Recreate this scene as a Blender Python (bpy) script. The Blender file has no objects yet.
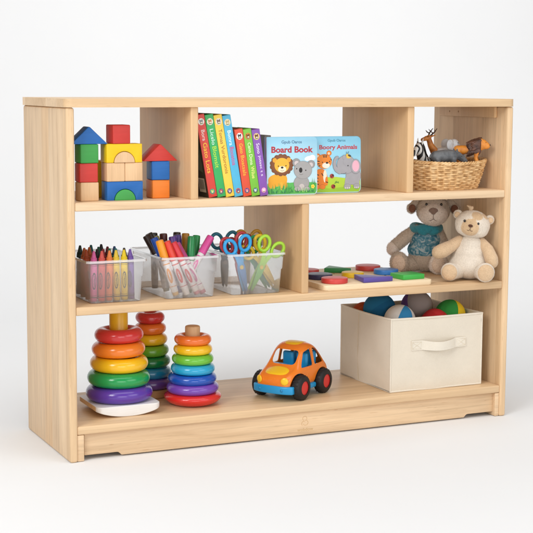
import bpy, bmesh, math, random
from mathutils import Vector, Matrix, Euler
random.seed(7)
R = math.radians
scene = bpy.context.scene
col = scene.collection

# ------------------------------------------------------------------ colour and materials
def lin(h, k=1.0):
    h = h.lstrip('#')
    o = []
    for i in (0, 2, 4):
        c = int(h[i:i+2], 16)/255
        o.append(min(1, k*(c/12.92 if c <= .04045 else ((c+.055)/1.055)**2.4)))
    return (o[0], o[1], o[2], 1)
_m = {}
def newmat(name):
    m = bpy.data.materials.new(name); m.use_nodes = True
    nt = m.node_tree; b = nt.nodes['Principled BSDF']
    return m, nt, b
def N(nt, t, **kw):
    n = nt.nodes.new(t)
    for k, v in kw.items():
        if k in n.inputs: n.inputs[k].default_value = v
        else: setattr(n, k, v)
    return n
def mix_rgb(nt, fac, a, b, mode='MIX'):
    n = nt.nodes.new('ShaderNodeMix'); n.data_type = 'RGBA'; n.blend_type = mode
    for s, v in ((0, fac), (6, a), (7, b)):
        if hasattr(v, 'links'): nt.links.new(v, n.inputs[s])
        else: n.inputs[s].default_value = v
    return n.outputs[2]
def mathn(nt, op, a, b=0.0):
    n = nt.nodes.new('ShaderNodeMath'); n.operation = op
    for s, v in ((0, a), (1, b)):
        if hasattr(v, 'links'): nt.links.new(v, n.inputs[s])
        else: n.inputs[s].default_value = v
    return n.outputs[0]
def ramp(nt, fac, stops):
    n = nt.nodes.new('ShaderNodeValToRGB'); e = n.color_ramp.elements
    while len(e) < len(stops): e.new(.5)
    for i, (p, c) in enumerate(stops): e[i].position = p; e[i].color = c
    nt.links.new(fac, n.inputs[0]); return n.outputs[0]
def bump(nt, b, h, strength, dist=.001):
    n = N(nt, 'ShaderNodeBump', Strength=strength, Distance=dist)
    nt.links.new(h, n.inputs['Height']); nt.links.new(n.outputs[0], b.inputs['Normal'])

def plastic(hexc, rough=.28, spec=.5, k=1.0, noise=.0, coat=0.0):
    key = ('p', hexc, rough, spec, k, noise, coat)
    if key in _m: return _m[key]
    m, nt, b = newmat('plastic'); c = lin(hexc, k)
    b.inputs['Roughness'].default_value = rough
    b.inputs['Specular IOR Level'].default_value = spec
    b.inputs['Coat Weight'].default_value = coat
    b.inputs['Coat Roughness'].default_value = .12
    tc = N(nt, 'ShaderNodeTexCoord'); nz = N(nt, 'ShaderNodeTexNoise', Scale=38.0, Detail=3.0)
    nt.links.new(tc.outputs['Object'], nz.inputs['Vector'])
    d = tuple(x*.93 for x in c[:3])+(1,)
    nt.links.new(mix_rgb(nt, nz.outputs[0], d, c), b.inputs['Base Color'])
    r = nt.nodes.new('ShaderNodeMapRange'); nt.links.new(nz.outputs[0], r.inputs[0])
    r.inputs[3].default_value = rough-.05; r.inputs[4].default_value = rough+.07
    nt.links.new(r.outputs[0], b.inputs['Roughness'])
    _m[key] = m; return m

def wood(hexc, axis, strip=None, width=.085, contrast=1.0, rough=.42, scale=1.0, seed=0.0):
    """pale hardwood: long grain along axis, glued strips across the strip axis"""
    key = ('w', hexc, axis, strip, width, contrast, rough, scale, seed)
    if key in _m: return _m[key]
    m, nt, b = newmat('maple_wood'); c = lin(hexc)
    tc = N(nt, 'ShaderNodeTexCoord'); oi = N(nt, 'ShaderNodeObjectInfo')
    sep = N(nt, 'ShaderNodeSeparateXYZ'); nt.links.new(tc.outputs['Object'], sep.inputs[0])
    off = mathn(nt, 'ADD', mathn(nt, 'MULTIPLY', oi.outputs['Random'], 17.0), seed)
    tone = None
    if strip is not None:
        s = mathn(nt, 'FLOOR', mathn(nt, 'DIVIDE', mathn(nt, 'ADD', sep.outputs[strip], .031), width))
        wn = N(nt, 'ShaderNodeTexWhiteNoise', noise_dimensions='1D')
        nt.links.new(mathn(nt, 'ADD', s, off), wn.inputs['W'])
        tone = wn.outputs['Value']
        off = mathn(nt, 'ADD', off, mathn(nt, 'MULTIPLY', tone, 9.0))
    cmb = N(nt, 'ShaderNodeCombineXYZ')
    for i in range(3):
        nt.links.new(mathn(nt, 'ADD', sep.outputs[i], off), cmb.inputs[i])
    def stretched(long, cross, detail, dist=0.0):
        mp = N(nt, 'ShaderNodeMapping'); v = [cross*scale]*3; v[axis] = long*scale
        mp.inputs['Scale'].default_value = v
        nt.links.new(cmb.outputs[0], mp.inputs[0])
        nz = N(nt, 'ShaderNodeTexNoise', Scale=1.0, Detail=detail, Roughness=.6, Distortion=dist)
        nt.links.new(mp.outputs[0], nz.inputs['Vector']); return nz.outputs[0]
    fine = stretched(6, 240, 4, .4); mid = stretched(2.4, 38, 5, 1.6); broad = stretched(1.6, 11, 3, 1.2)
    def sh(f, r=1.0): return tuple(min(1, x*f*(1, r, r*r)[i]) for i, x in enumerate(c[:3]))+(1,)
    k = contrast
    base = ramp(nt, mid, [(.25, sh(1-.17*k, 1-.05*k)), (.5, sh(1)), (.75, sh(1+.08*k, 1+.02*k))])
    base = mix_rgb(nt, .55, base, ramp(nt, broad, [(.3, sh(1-.13*k, 1-.04*k)), (.7, sh(1+.06*k))]))
    g = ramp(nt, fine, [(.33, (1-.2*k,)*3+(1,)), (.5, (1, 1, 1, 1))])
    base = mix_rgb(nt, .30, base, g, 'MULTIPLY')
    fleck = stretched(26, 420, 1)
    fl = ramp(nt, fleck, [(.70, (1, 1, 1, 1)), (.76, (.72, .6, .5, 1))])
    base = mix_rgb(nt, .35*k, base, fl, 'MULTIPLY')
    if tone is not None:
        base = mix_rgb(nt, 1.0, base, ramp(nt, tone, [(0, (.84, .78, .70, 1)), (.35, (.95, .92, .87, 1)), (.6, (1, 1, 1, 1)), (1, (.97, .90, .80, 1))]), 'MULTIPLY')
    nt.links.new(base, b.inputs['Base Color'])
    b.inputs['Roughness'].default_value = rough
    b.inputs['Specular IOR Level'].default_value = .35
    bump(nt, b, fine, .10, .0006)
    _m[key] = m; return m

def painted_wood(hexc, rough=.45):
    key = ('pw', hexc, rough)
    if key in _m: return _m[key]
    m, nt, b = newmat('painted_wood'); c = lin(hexc)
    tc = N(nt, 'ShaderNodeTexCoord'); mp = N(nt, 'ShaderNodeMapping')
    mp.inputs['Scale'].default_value = (30, 160, 400)
    nt.links.new(tc.outputs['Object'], mp.inputs[0])
    nz = N(nt, 'ShaderNodeTexNoise', Scale=1.0, Detail=3.0); nt.links.new(mp.outputs[0], nz.inputs['Vector'])
    n2 = N(nt, 'ShaderNodeTexNoise', Scale=45.0, Detail=3.0); nt.links.new(tc.outputs['Object'], n2.inputs['Vector'])
    d = tuple(x*.86 for x in c[:3])+(1,); l = tuple(min(1, x*1.05+.006) for x in c[:3])+(1,)
    a = mix_rgb(nt, nz.outputs[0], d, l)
    nt.links.new(mix_rgb(nt, mathn(nt, 'MULTIPLY', n2.outputs[0], .45), a, d), b.inputs['Base Color'])
    b.inputs['Roughness'].default_value = rough; b.inputs['Specular IOR Level'].default_value = .4
    bump(nt, b, nz.outputs[0], .12, .0004)
    _m[key] = m; return m

def paper(hexc, rough=.35, spec=.4):
    key = ('pp', hexc, rough)
    if key in _m: return _m[key]
    m, nt, b = newmat('printed_card'); c = lin(hexc)
    tc = N(nt, 'ShaderNodeTexCoord'); nz = N(nt, 'ShaderNodeTexNoise', Scale=60.0, Detail=4.0)
    nt.links.new(tc.outputs['Object'], nz.inputs['Vector'])
    nt.links.new(mix_rgb(nt, nz.outputs[0], tuple(x*.88 for x in c[:3])+(1,), tuple(min(1, x*1.06) for x in c[:3])+(1,)), b.inputs['Base Color'])
    b.inputs['Roughness'].default_value = rough; b.inputs['Specular IOR Level'].default_value = spec
    _m[key] = m; return m

def gradient_paper(top, bottom, z0, z1):
    m, nt, b = newmat('printed_sky')
    tc = N(nt, 'ShaderNodeTexCoord'); sep = N(nt, 'ShaderNodeSeparateXYZ'); nt.links.new(tc.outputs['Object'], sep.inputs[0])
    r = nt.nodes.new('ShaderNodeMapRange'); nt.links.new(sep.outputs[2], r.inputs[0])
    r.inputs[1].default_value = z0; r.inputs[2].default_value = z1
    nz = N(nt, 'ShaderNodeTexNoise', Scale=22.0, Detail=3.0); nt.links.new(tc.outputs['Object'], nz.inputs['Vector'])
    a = mix_rgb(nt, r.outputs[0], lin(bottom), lin(top))
    nt.links.new(mix_rgb(nt, mathn(nt, 'MULTIPLY', nz.outputs[0], .18), a, lin('#eaf7fb')), b.inputs['Base Color'])
    b.inputs['Roughness'].default_value = .33
    return m

def plush(hexc, dark=None, patches=(), k=1.0, scale=1.0):
    """short pile fabric; patches are (x, y, z, radius, colour) painted into the cloth in object space"""
    key = ('pl', hexc, dark, tuple(patches), scale)
    if key in _m: return _m[key]
    m, nt, b = newmat('plush_fabric'); c = lin(hexc, k)
    tc = N(nt, 'ShaderNodeTexCoord')
    nz = N(nt, 'ShaderNodeTexNoise', Scale=300.0*scale, Detail=3.0, Roughness=.7); nt.links.new(tc.outputs['Object'], nz.inputs['Vector'])
    n2 = N(nt, 'ShaderNodeTexNoise', Scale=42.0*scale, Detail=4.0, Roughness=.6); nt.links.new(tc.outputs['Object'], n2.inputs['Vector'])
    dk = lin(dark) if dark else tuple(x*.66 for x in c[:3])+(1,)
    base = ramp(nt, n2.outputs[0], [(.2, tuple(d*.35+q*.65 for d, q in zip(dk, c))), (.5, c), (.8, tuple(min(1, x*1.08) for x in c[:3])+(1,))])
    for (x, y, z, r, hc) in patches:
        d = N(nt, 'ShaderNodeVectorMath', operation='DISTANCE'); nt.links.new(tc.outputs['Object'], d.inputs[0])
        d.inputs[1].default_value = (x, y, z)
        mr = nt.nodes.new('ShaderNodeMapRange')
        nt.links.new(mathn(nt, 'ADD', d.outputs['Value'], mathn(nt, 'MULTIPLY', nz.outputs[0], .002)), mr.inputs[0])
        mr.inputs[1].default_value = r*.95; mr.inputs[2].default_value = r*1.1; mr.inputs[3].default_value = 1; mr.inputs[4].default_value = 0
        base = mix_rgb(nt, mr.outputs[0], base, lin(hc))
    base = mix_rgb(nt, .6, base, ramp(nt, nz.outputs[0], [(.3, (.72, .70, .68, 1)), (.6, (1, 1, 1, 1))]), 'MULTIPLY')
    nt.links.new(base, b.inputs['Base Color'])
    b.inputs['Roughness'].default_value = .95; b.inputs['Specular IOR Level'].default_value = .1
    b.inputs['Sheen Weight'].default_value = .35; b.inputs['Sheen Roughness'].default_value = .5
    bump(nt, b, nz.outputs[0], .7, .002)
    _m[key] = m; return m

def fabric(hexc, weave=900.0, blotch=.07):
    key = ('fb', hexc, weave, blotch)
    if key in _m: return _m[key]
    m, nt, b = newmat('woven_fabric'); c = lin(hexc)
    tc = N(nt, 'ShaderNodeTexCoord')
    n1 = N(nt, 'ShaderNodeTexNoise', Scale=weave, Detail=2.0); nt.links.new(tc.outputs['Object'], n1.inputs['Vector'])
    n2 = N(nt, 'ShaderNodeTexNoise', Scale=14.0, Detail=5.0, Roughness=.6); nt.links.new(tc.outputs['Object'], n2.inputs['Vector'])
    a = mix_rgb(nt, n2.outputs[0], tuple(x*(1-2*blotch) for x in c[:3])+(1,), tuple(min(1, x*(1+blotch)) for x in c[:3])+(1,))
    a = mix_rgb(nt, .5, a, ramp(nt, n1.outputs[0], [(.3, (.86, .85, .83, 1)), (.65, (1, 1, 1, 1))]), 'MULTIPLY')
    nt.links.new(a, b.inputs['Base Color'])
    b.inputs['Roughness'].default_value = .9; b.inputs['Specular IOR Level'].default_value = .15
    h = mathn(nt, 'ADD', n1.outputs[0], mathn(nt, 'MULTIPLY', n2.outputs[0], 4.0))
    bump(nt, b, h, .35, .0015)
    _m[key] = m; return m

def clear_plastic(milk=.2):
    m, nt, b = newmat('clear_frosted_plastic')
    out = nt.nodes['Material Output']; nt.nodes.remove(b)
    tr = N(nt, 'ShaderNodeBsdfTransparent', Color=(.975, .98, .985, 1))
    df = N(nt, 'ShaderNodeBsdfDiffuse', Color=(.97, .97, .98, 1)); tl = N(nt, 'ShaderNodeBsdfTranslucent', Color=(.97, .97, .98, 1))
    mx = N(nt, 'ShaderNodeMixShader', Fac=.38); nt.links.new(df.outputs[0], mx.inputs[1]); nt.links.new(tl.outputs[0], mx.inputs[2])
    tc = N(nt, 'ShaderNodeTexCoord'); nz = N(nt, 'ShaderNodeTexNoise', Scale=25.0, Detail=3.0); nt.links.new(tc.outputs['Object'], nz.inputs['Vector'])
    lw = N(nt, 'ShaderNodeLayerWeight', Blend=.28)
    f = mathn(nt, 'ADD', mathn(nt, 'MULTIPLY', nz.outputs[0], .10), milk-.05)
    f = mathn(nt, 'ADD', f, mathn(nt, 'MULTIPLY', lw.outputs['Facing'], .35))
    m1 = N(nt, 'ShaderNodeMixShader'); nt.links.new(f, m1.inputs[0]); nt.links.new(tr.outputs[0], m1.inputs[1]); nt.links.new(mx.outputs[0], m1.inputs[2])
    gl = N(nt, 'ShaderNodeBsdfGlossy', Roughness=.18)
    fr = N(nt, 'ShaderNodeFresnel', IOR=1.3)
    m2 = N(nt, 'ShaderNodeMixShader'); nt.links.new(fr.outputs[0], m2.inputs[0]); nt.links.new(m1.outputs[0], m2.inputs[1]); nt.links.new(gl.outputs[0], m2.inputs[2])
    nt.links.new(m2.outputs[0], out.inputs['Surface'])
    return m

# ------------------------------------------------------------------ mesh helpers
def T(x=0, y=0, z=0): return Matrix.Translation((x, y, z))
def RZ(a): return Matrix.Rotation(a, 4, 'Z')
def RX(a): return Matrix.Rotation(a, 4, 'X')
def RY(a): return Matrix.Rotation(a, 4, 'Y')
def SC(x, y, z): return Matrix.Diagonal((x, y, z, 1))

class MB:
    """collects shapes, each with its material, into one mesh"""
    def __init__(s): s.bm = bmesh.new(); s.mats = []
    def add(s, b, mat, M=None):
        if M is not None:
            b.transform(M)
            if M.determinant() < 0: bmesh.ops.reverse_faces(b, faces=b.faces)
        if mat not in s.mats: s.mats.append(mat)
        i = s.mats.index(mat)
        for f in b.faces: f.material_index = i
        return s._join(b)
    def addm(s, b, mats, M=None):
        """faces already carry indices into mats"""
        if M is not None: b.transform(M)
        idx = []
        for m in mats:
            if m not in s.mats: s.mats.append(m)
            idx.append(s.mats.index(m))
        for f in b.faces: f.material_index = idx[f.material_index]
        return s._join(b)
    def _join(s, b):
        me = bpy.data.meshes.new('tmp'); b.to_mesh(me); b.free(); s.bm.from_mesh(me); bpy.data.meshes.remove(me); return s
    def build(s, name, parent=None, sharp=38, M=None, label=None):
        me = bpy.data.meshes.new(name)
        if M is not None: s.bm.transform(M)
        s.bm.to_mesh(me); s.bm.free()
        for m in s.mats: me.materials.append(m)
        me.polygons.foreach_set('use_smooth', [True]*len(me.polygons))
        me.set_sharp_from_angle(angle=R(sharp))
        o = bpy.data.objects.new(name, me); col.objects.link(o)
        if parent is not None: o.parent = parent
        if label: o['label'] = label
        return o

def rbox(x0, x1, y0, y1, z0, z1, r=.002, seg=3):
    b = bmesh.new(); bmesh.ops.create_cube(b, size=1)
    bmesh.ops.scale(b, vec=(x1-x0, y1-y0, z1-z0), verts=b.verts)
    if r > 0: bmesh.ops.bevel(b, geom=list(b.edges), offset=r, segments=seg, affect='EDGES', profile=.5)
    bmesh.ops.translate(b, vec=((x0+x1)/2, (y0+y1)/2, (z0+z1)/2), verts=b.verts)
    return b
def prism(poly, y0, y1, r=0.0, seg=2):
    """poly in x,z (counter-clockwise seen from -y), pulled from y0 to y1"""
    b = bmesh.new()
    v0 = [b.verts.new((x, y0, z)) for x, z in poly]; v1 = [b.verts.new((x, y1, z)) for x, z in poly]
    n = len(poly)
    b.faces.new(v0); b.faces.new(v1[::-1])
    for i in range(n): b.faces.new((v0[(i+1) % n], v0[i], v1[i], v1[(i+1) % n]))
    bmesh.ops.recalc_face_normals(b, faces=b.faces)
    if r > 0: bmesh.ops.bevel(b, geom=[e for e in b.edges if e.calc_face_angle(0) > .5], offset=r, segments=seg, affect='EDGES', profile=.5)
    return b
def lathe(prof, n=32):
    b = bmesh.new(); rings = []
    for r, z in prof:
        if r < 1e-6: rings.append([b.verts.new((0, 0, z))])
        else: rings.append([b.verts.new((r*math.cos(2*math.pi*i/n), r*math.sin(2*math.pi*i/n), z)) for i in range(n)])
    for a, c in zip(rings, rings[1:]):
        for i in range(n):
            j = (i+1) % n
            if len(a) == 1 and len(c) == 1: continue
            if len(a) == 1: b.faces.new((a[0], c[j], c[i]))
            elif len(c) == 1: b.faces.new((a[i], a[j], c[0]))
            else: b.faces.new((a[i], a[j], c[j], c[i]))
    bmesh.ops.recalc_face_normals(b, faces=b.faces)
    return b
def torus(R0, r, n=48, k=18, sz=1.0):
    b = bmesh.new(); g = []
    for i in range(n):
        a = 2*math.pi*i/n
        g.append([b.verts.new(((R0+r*math.cos(t))*math.cos(a), (R0+r*math.cos(t))*math.sin(a), sz*r*math.sin(t))) for t in (2*math.pi*j/k for j in range(k))])
    for i in range(n):
        for j in range(k):
            b.faces.new((g[i][j], g[(i+1) % n][j], g[(i+1) % n][(j+1) % k], g[i][(j+1) % k]))
    return b
def tube(pts, rad, n=8, closed=False, caps=True):
    pts = [Vector(p) for p in pts]; m = len(pts); b = bmesh.new(); rings = []
    rs = rad if isinstance(rad, (list, tuple)) else [rad]*m
    up = None
    for i, p in enumerate(pts):
        a = pts[(i-1) % m] if closed or i > 0 else p
        c = pts[(i+1) % m] if closed or i < m-1 else p
        t = (c-a).normalized()
        if up is None:
            up = t.cross(Vector((0, 0, 1)))
            if up.length < .1: up = t.cross(Vector((1, 0, 0)))
        up = (up-t*up.dot(t)).normalized(); w = t.cross(up)
        rings.append([b.verts.new(p+(up*math.cos(q)+w*math.sin(q))*rs[i]) for q in (2*math.pi*k/n for k in range(n))])
    for i in range(m if closed else m-1):
        A, B = rings[i], rings[(i+1) % m]
        for k in range(n): b.faces.new((A[k], A[(k+1) % n], B[(k+1) % n], B[k]))
    if caps and not closed:
        b.faces.new(rings[0][::-1]); b.faces.new(rings[-1])
    bmesh.ops.recalc_face_normals(b, faces=b.faces)
    return b
def ball(c, r, u=24, v=16, rot=None):
    b = bmesh.new(); bmesh.ops.create_uvsphere(b, u_segments=u, v_segments=v, radius=1)
    if not isinstance(r, (list, tuple)): r = (r, r, r)
    M = T(*c) @ (rot if rot is not None else Matrix.Identity(4)) @ SC(*r)
    b.transform(M); return b
def eval_mods(bms, mods):
    """join shapes, run modifiers, hand back a bmesh"""
    me = bpy.data.meshes.new('tmp'); acc = bmesh.new()
    for b in bms:
        t = bpy.data.meshes.new('t'); b.to_mesh(t); b.free(); acc.from_mesh(t); bpy.data.meshes.remove(t)
    acc.to_mesh(me); acc.free()
    o = bpy.data.objects.new('tmp', me); col.objects.link(o)
    for typ, kw in mods:
        md = o.modifiers.new(typ, typ)
        for k, v in kw.items(): setattr(md, k, v)
    dg = bpy.context.evaluated_depsgraph_get(); dg.update()
    e = o.evaluated_get(dg); m2 = bpy.data.meshes.new_from_object(e)
    out = bmesh.new(); out.from_mesh(m2)
    bpy.data.objects.remove(o); bpy.data.meshes.remove(me); bpy.data.meshes.remove(m2)
    return out
def blob(bms, voxel=.0025, smooth=6, factor=.5):
    return eval_mods(bms, [('REMESH', dict(mode='VOXEL', voxel_size=voxel)), ('SMOOTH', dict(factor=factor, iterations=smooth))])
def limb(*pr, n=7):
    """round-sectioned limb through (point, radius) pairs, for blob()"""
    out = []
    for (p, r), (q, s) in zip(pr, pr[1:]):
        p = Vector(p); q = Vector(q)
        for i in range(n+1):
            t = i/n; out.append(ball(p.lerp(q, t), r+(s-r)*t, 14, 10))
    return out
_font_cache = {}
def text_bm(s, w=None, h=None, bold=.0):
    """flat letters in x,z facing -y, centred on the origin, fitted to w by h"""
    cu = bpy.data.curves.new('t', 'FONT'); cu.body = s; cu.size = 1; cu.offset = bold; cu.align_x = 'CENTER'; cu.resolution_u = 3
    o = bpy.data.objects.new('t', cu); col.objects.link(o)
    dg = bpy.context.evaluated_depsgraph_get(); dg.update()
    me = bpy.data.meshes.new_from_object(o.evaluated_get(dg))
    b = bmesh.new(); b.from_mesh(me)
    bpy.data.objects.remove(o); bpy.data.curves.remove(cu); bpy.data.meshes.remove(me)
    xs = [v.co.x for v in b.verts]; ys = [v.co.y for v in b.verts]
    cx, cy = (min(xs)+max(xs))/2, (min(ys)+max(ys))/2
    kx = w/(max(xs)-min(xs)) if w else 1; ky = h/(max(ys)-min(ys)) if h else kx
    if not w: kx = ky
    for v in b.verts: v.co = Vector(((v.co.x-cx)*kx, 0, (v.co.y-cy)*ky))
    bmesh.ops.recalc_face_normals(b, faces=b.faces)
    for f in b.faces: f.normal_update()
    fl = [f for f in b.faces if f.normal.y > 0]
    if fl: bmesh.ops.reverse_faces(b, faces=fl)
    return b
def flat(pts, y=0.0):
    """flat polygon in x,z facing -y"""
    b = bmesh.new(); f = b.faces.new([b.verts.new((x, y, z)) for x, z in pts]); f.normal_update()
    if f.normal.y > 0: f.normal_flip()
    return b
def ell(cx, cz, rx, rz, y=0.0, n=28, a0=0, a1=2*math.pi, rot=0.0):
    full = abs(a1-a0-2*math.pi) < 1e-6
    p = []
    for i in range(n if full else n+1):
        a = a0+(a1-a0)*i/n; x, z = rx*math.cos(a), rz*math.sin(a)
        p.append((cx+x*math.cos(rot)-z*math.sin(rot), cz+x*math.sin(rot)+z*math.cos(rot)))
    return flat(p, y)

def thing(name, label, cat, loc=(0, 0, 0), rot=(0, 0, 0), group=None):
    o = bpy.data.objects.new(name, None); col.objects.link(o); o.empty_display_size = .02
    o.location = loc; o.rotation_euler = rot; o['label'] = label; o['category'] = cat
    if group: o['group'] = group
    return o
def tag(o, label, cat, group=None, loc=None, rot=None):
    o['label'] = label; o['category'] = cat
    if group: o['group'] = group
    if loc is not None: o.location = loc
    if rot is not None: o.rotation_euler = rot
    return o
def dup(root, loc, rot, label):
    r = root.copy(); col.objects.link(r); r.location = loc; r.rotation_euler = rot; r['label'] = label
    for ch in list(root.children):
        c = ch.copy(); col.objects.link(c); c.parent = r
        for g in list(ch.children):
            d = g.copy(); col.objects.link(d); d.parent = c
    return r

# ------------------------------------------------------------------ measures of the shelf unit (metres)
W, D, H, TH = 1.2, .364, .818, .0195
TP = .0193
Z2, Z3, Z4 = .6024, .3627, .0833
D1, D2, DM = .302, .8865, .5938
MAPLE = '#e7caa5'

# ------------------------------------------------------------------ backdrop
def backdrop():
    b = bmesh.new(); prof = [(-7, 0), (-3, 0), (0, 0), (1.0, 0), (2.0, 0)]
    rr = 1.8
    for i in range(1, 17):
        a = math.pi/2*i/16; prof.append((2.0+rr*math.sin(a), rr-rr*math.cos(a)))
    prof += [(3.8, 4), (3.8, 7)]
    xs = [-8, -4, -1, 0, 1, 2, 5, 9]
    g = [[b.verts.new((x, y, z)) for y, z in prof] for x in xs]
    for i in range(len(xs)-1):
        for j in range(len(prof)-1): b.faces.new((g[i][j], g[i+1][j], g[i+1][j+1], g[i][j+1]))
    m, nt, bs = newmat('white_studio_paper')
    tc = N(nt, 'ShaderNodeTexCoord'); nz = N(nt, 'ShaderNodeTexNoise', Scale=1.6, Detail=6.0, Roughness=.65)
    nt.links.new(tc.outputs['Object'], nz.inputs['Vector'])
    nt.links.new(mix_rgb(nt, nz.outputs[0], (.79, .79, .793, 1), (.82, .82, .818, 1)), bs.inputs['Base Color'])
    bs.inputs['Roughness'].default_value = .75; bs.inputs['Specular IOR Level'].default_value = .12
    mb = MB(); mb.add(b, m); o = mb.build('studio_floor', sharp=180); o['kind'] = 'structure'
    return o
backdrop()

# ------------------------------------------------------------------ the shelf unit
def shelf_unit():
    t = thing('storage_shelf', 'pale maple open back storage shelf with three levels of toys', 'shelf', (0, 0, 0))
    side = wood(MAPLE, 2, 1, .058, 1.9); run = wood('#e7caa5', 0, 1, .09, 1.35); div = wood('#e0be94', 2, 1, .08)
    kick = wood('#e4c59f', 0, None, .09, 2.0)
    for x0 in (0, W-TP):
        mb = MB(); mb.add(rbox(x0, x0+TP, 0, D, 0, H-.0004, .0055, 4), side); mb.build('side_panel', t)
    # top board: rounded in plan and on its edges
    pl = []; r = .018; x0, x1, y0, y1 = -.004, W+.003, -.004, D+.003
    for cx, cy, a in ((x0+r, y0+r, 180), (x1-r, y0+r, 270), (x1-r, y1-r, 0), (x0+r, y1-r, 90)):
        for i in range(13): q = R(a+7.5*i); pl.append((cx+r*math.cos(q), cy+r*math.sin(q)))
    b = bmesh.new(); lo = [b.verts.new((x, y, H)) for x, y in pl]; hi = [b.verts.new((x, y, H+TH)) for x, y in pl]; n = len(pl)
    b.faces.new(lo[::-1]); b.faces.new(hi)
    for i in range(n): b.faces.new((lo[i], lo[(i+1) % n], hi[(i+1) % n], hi[i]))
    bmesh.ops.bevel(b, geom=[e for e in b.edges if abs(e.verts[0].co.z-e.verts[1].co.z) < 1e-6], offset=.0080, segments=5, affect='EDGES', profile=.5)
    mb = MB(); mb.add(b, run); mb.build('top_board', t, 50)
    for z in (Z2, Z3, Z4):
        mb = MB(); mb.add(rbox(TP-.0004, W-TP+.0004, .0022, D-.003, z-TH, z, .0032, 3), run); mb.build('shelf_board', t)
    for x, z0, z1 in ((D1, Z2, H), (D2, Z2, H), (DM, Z3, Z2-TH)):
        mb = MB(); mb.add(rbox(x, x+TP, .0042, D-.006, z0-.0006, z1+.0006, .0028, 3), div); mb.build('divider', t)
    # kick board with relieved ends and the burnt-in mark
    zt = Z4-TH-.0015; xa, xb = .0385, 1.170
    poly = [(xa, .0115), (.119, .0115), (.123, .0105), (.130, .0035), (1.0785, .0035), (1.086, .0105), (1.090, .0115), (xb, .0115), (xb, zt), (xa, zt)]
    mb = MB(); mb.add(prism(poly, .014, .032, .0016), kick)
    burn = paper('#cda877', .6)
    y = .01385
    mb.add(text_bm('wobdow', .044, .0080, .01), burn, T(.612, y, .0178))
    for c, ra, rb, a0, a1 in (((.6105, .0455), .0058, .0055, -40, 250), ((.6125, .0345), .0072, .0062, -150, 110), ((.6075, .0325), .0055, .006, 60, 230)):
        pts = [(c[0]+ra*math.cos(R(a)), y, c[1]+rb*math.sin(R(a))) for a in range(a0, a1+1, 12)]
        mb.add(tube(pts, .00045, 6), burn)
    mb.build('kick_board', t)
    # end cleats under the bottom board and hidden top cleats with screw heads
    for x0, x1 in ((TP, .0352), (1.1688, W-TP)):
        mb = MB(); mb.add(rbox(x0-.0004, x1, .004, .06, .001, Z4-TH-.001, .0015), kick)
        if x0 > 1: mb.add(ball((x1-.0122, .0205, .045), (.0012, .0035, .006), 12, 8), paper('#4a2f1d', .7))
        mb.build('corner_block', t)
    for x0, x1 in ((TP, .0300), (W-.0285, W-TP)):
        mb = MB(); mb.add(rbox(x0-.0004, x1, .045, .32, H-.030, H-.0005, .0035, 3), div)
        for yy in (.22, .285-.02):
            mb.add(ball((x1 if x0 < 1 else x0, yy, H-.017), (.001, .003, .003), 10, 8), paper('#a8845f', .7))
        mb.build('top_cleat', t)
    return t
shelf_unit()

# ------------------------------------------------------------------ building blocks
S = .0437
NAT = wood('#e2bd93', 2, None, .09, 1.2, .5, 1.4)
BLUE, RED, GREEN, YEL, ORG = [painted_wood(h) for h in ('#1a66b3', '#cf3a33', '#3fa04a', '#f3c90f', '#f0842a')]
def arc_pts(r, n=20, cx=0.0, cz=0.0, a0=0, a1=180):
    return [(cx+r*math.cos(R(a0+(a1-a0)*i/n)), cz+r*math.sin(R(a0+(a1-a0)*i/n))) for i in range(n+1)]
def put_block(name, b, mat, label, loc, rz=0.0):
    mb = MB(); mb.add(b, mat); o = mb.build(name, None, 30)
    return tag(o, label, 'block', 'wooden building blocks', loc, (0, 0, rz))
def cube_b(s=S): return rbox(-s/2, s/2, -s/2, s/2, 0, s-.0003, .0026, 3)
def roof_b(w=2*S, h=.0395): return prism([(-w/2, 0), (w/2, 0), (.0015, h), (-.0015, h)], -S/2, S/2, .0018)
def bridge_b(r=.0262):
    w = S; a = arc_pts(r, 22)
    poly = [(-w, 0)]+[(-x, z) for x, z in a]
    poly = [(-w, 0), (-r, 0)]+[(-x, z) for x, z in a[1:-1]]+[(r, 0), (w, 0), (w, S-.0003), (-w, S-.0003)]
    return prism(poly, -S/2, S/2, .0016)
def half_b(r=.0252): return prism([(-r, 0)]+[(x, z) for x, z in arc_pts(r, 22)][0:1]+arc_pts(r, 22)[1:-1], -S/2-.0006, S/2-.001, .001) if False else prism(arc_pts(r, 22), -S/2-.0006, S/2-.001, .0012)
z = lambda k: Z2+.0002+k*S
lx, ly = .0657, .06
put_block('building_block', cube_b(), NAT, 'natural wood cube at the bottom of the left block tower', (lx, ly, z(0)), R(1))
put_block('building_block', cube_b(), RED, 'red cube second from the bottom of the left block tower', (lx-.001, ly, z(1)), R(-2))
put_block('building_block', cube_b(), GREEN, 'green cube under the blue roof of the left block tower', (lx, ly, z(2)), R(1.5))
put_block('roof_block', roof_b(), BLUE, 'blue triangular roof block on the green cube', (lx+.001, ly+.001, z(3)), R(-1))
mx_, my = .1515, .06
put_block('bridge_block', bridge_b(), BLUE, 'blue bridge block with an arch at the bottom of the middle tower', (mx_, my, z(0)), R(-.6))
put_block('half_round_block', half_b(), GREEN, 'green half round block filling the blue arch', (mx_, my-.0008, z(0)), R(-.6))
put_block('building_block', cube_b(), NAT, 'left natural wood cube between the blue and the yellow bridge', (mx_-S/2-.0003, my, z(1)), R(.4))
put_block('building_block', cube_b(), NAT, 'right natural wood cube between the blue and the yellow bridge', (mx_+S/2+.0003, my+.001, z(1)), R(-.5))
put_block('bridge_block', bridge_b(), YEL, 'yellow bridge block with an arch under the red cube', (mx_-.0015, my, z(2)), R(.8))
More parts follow.
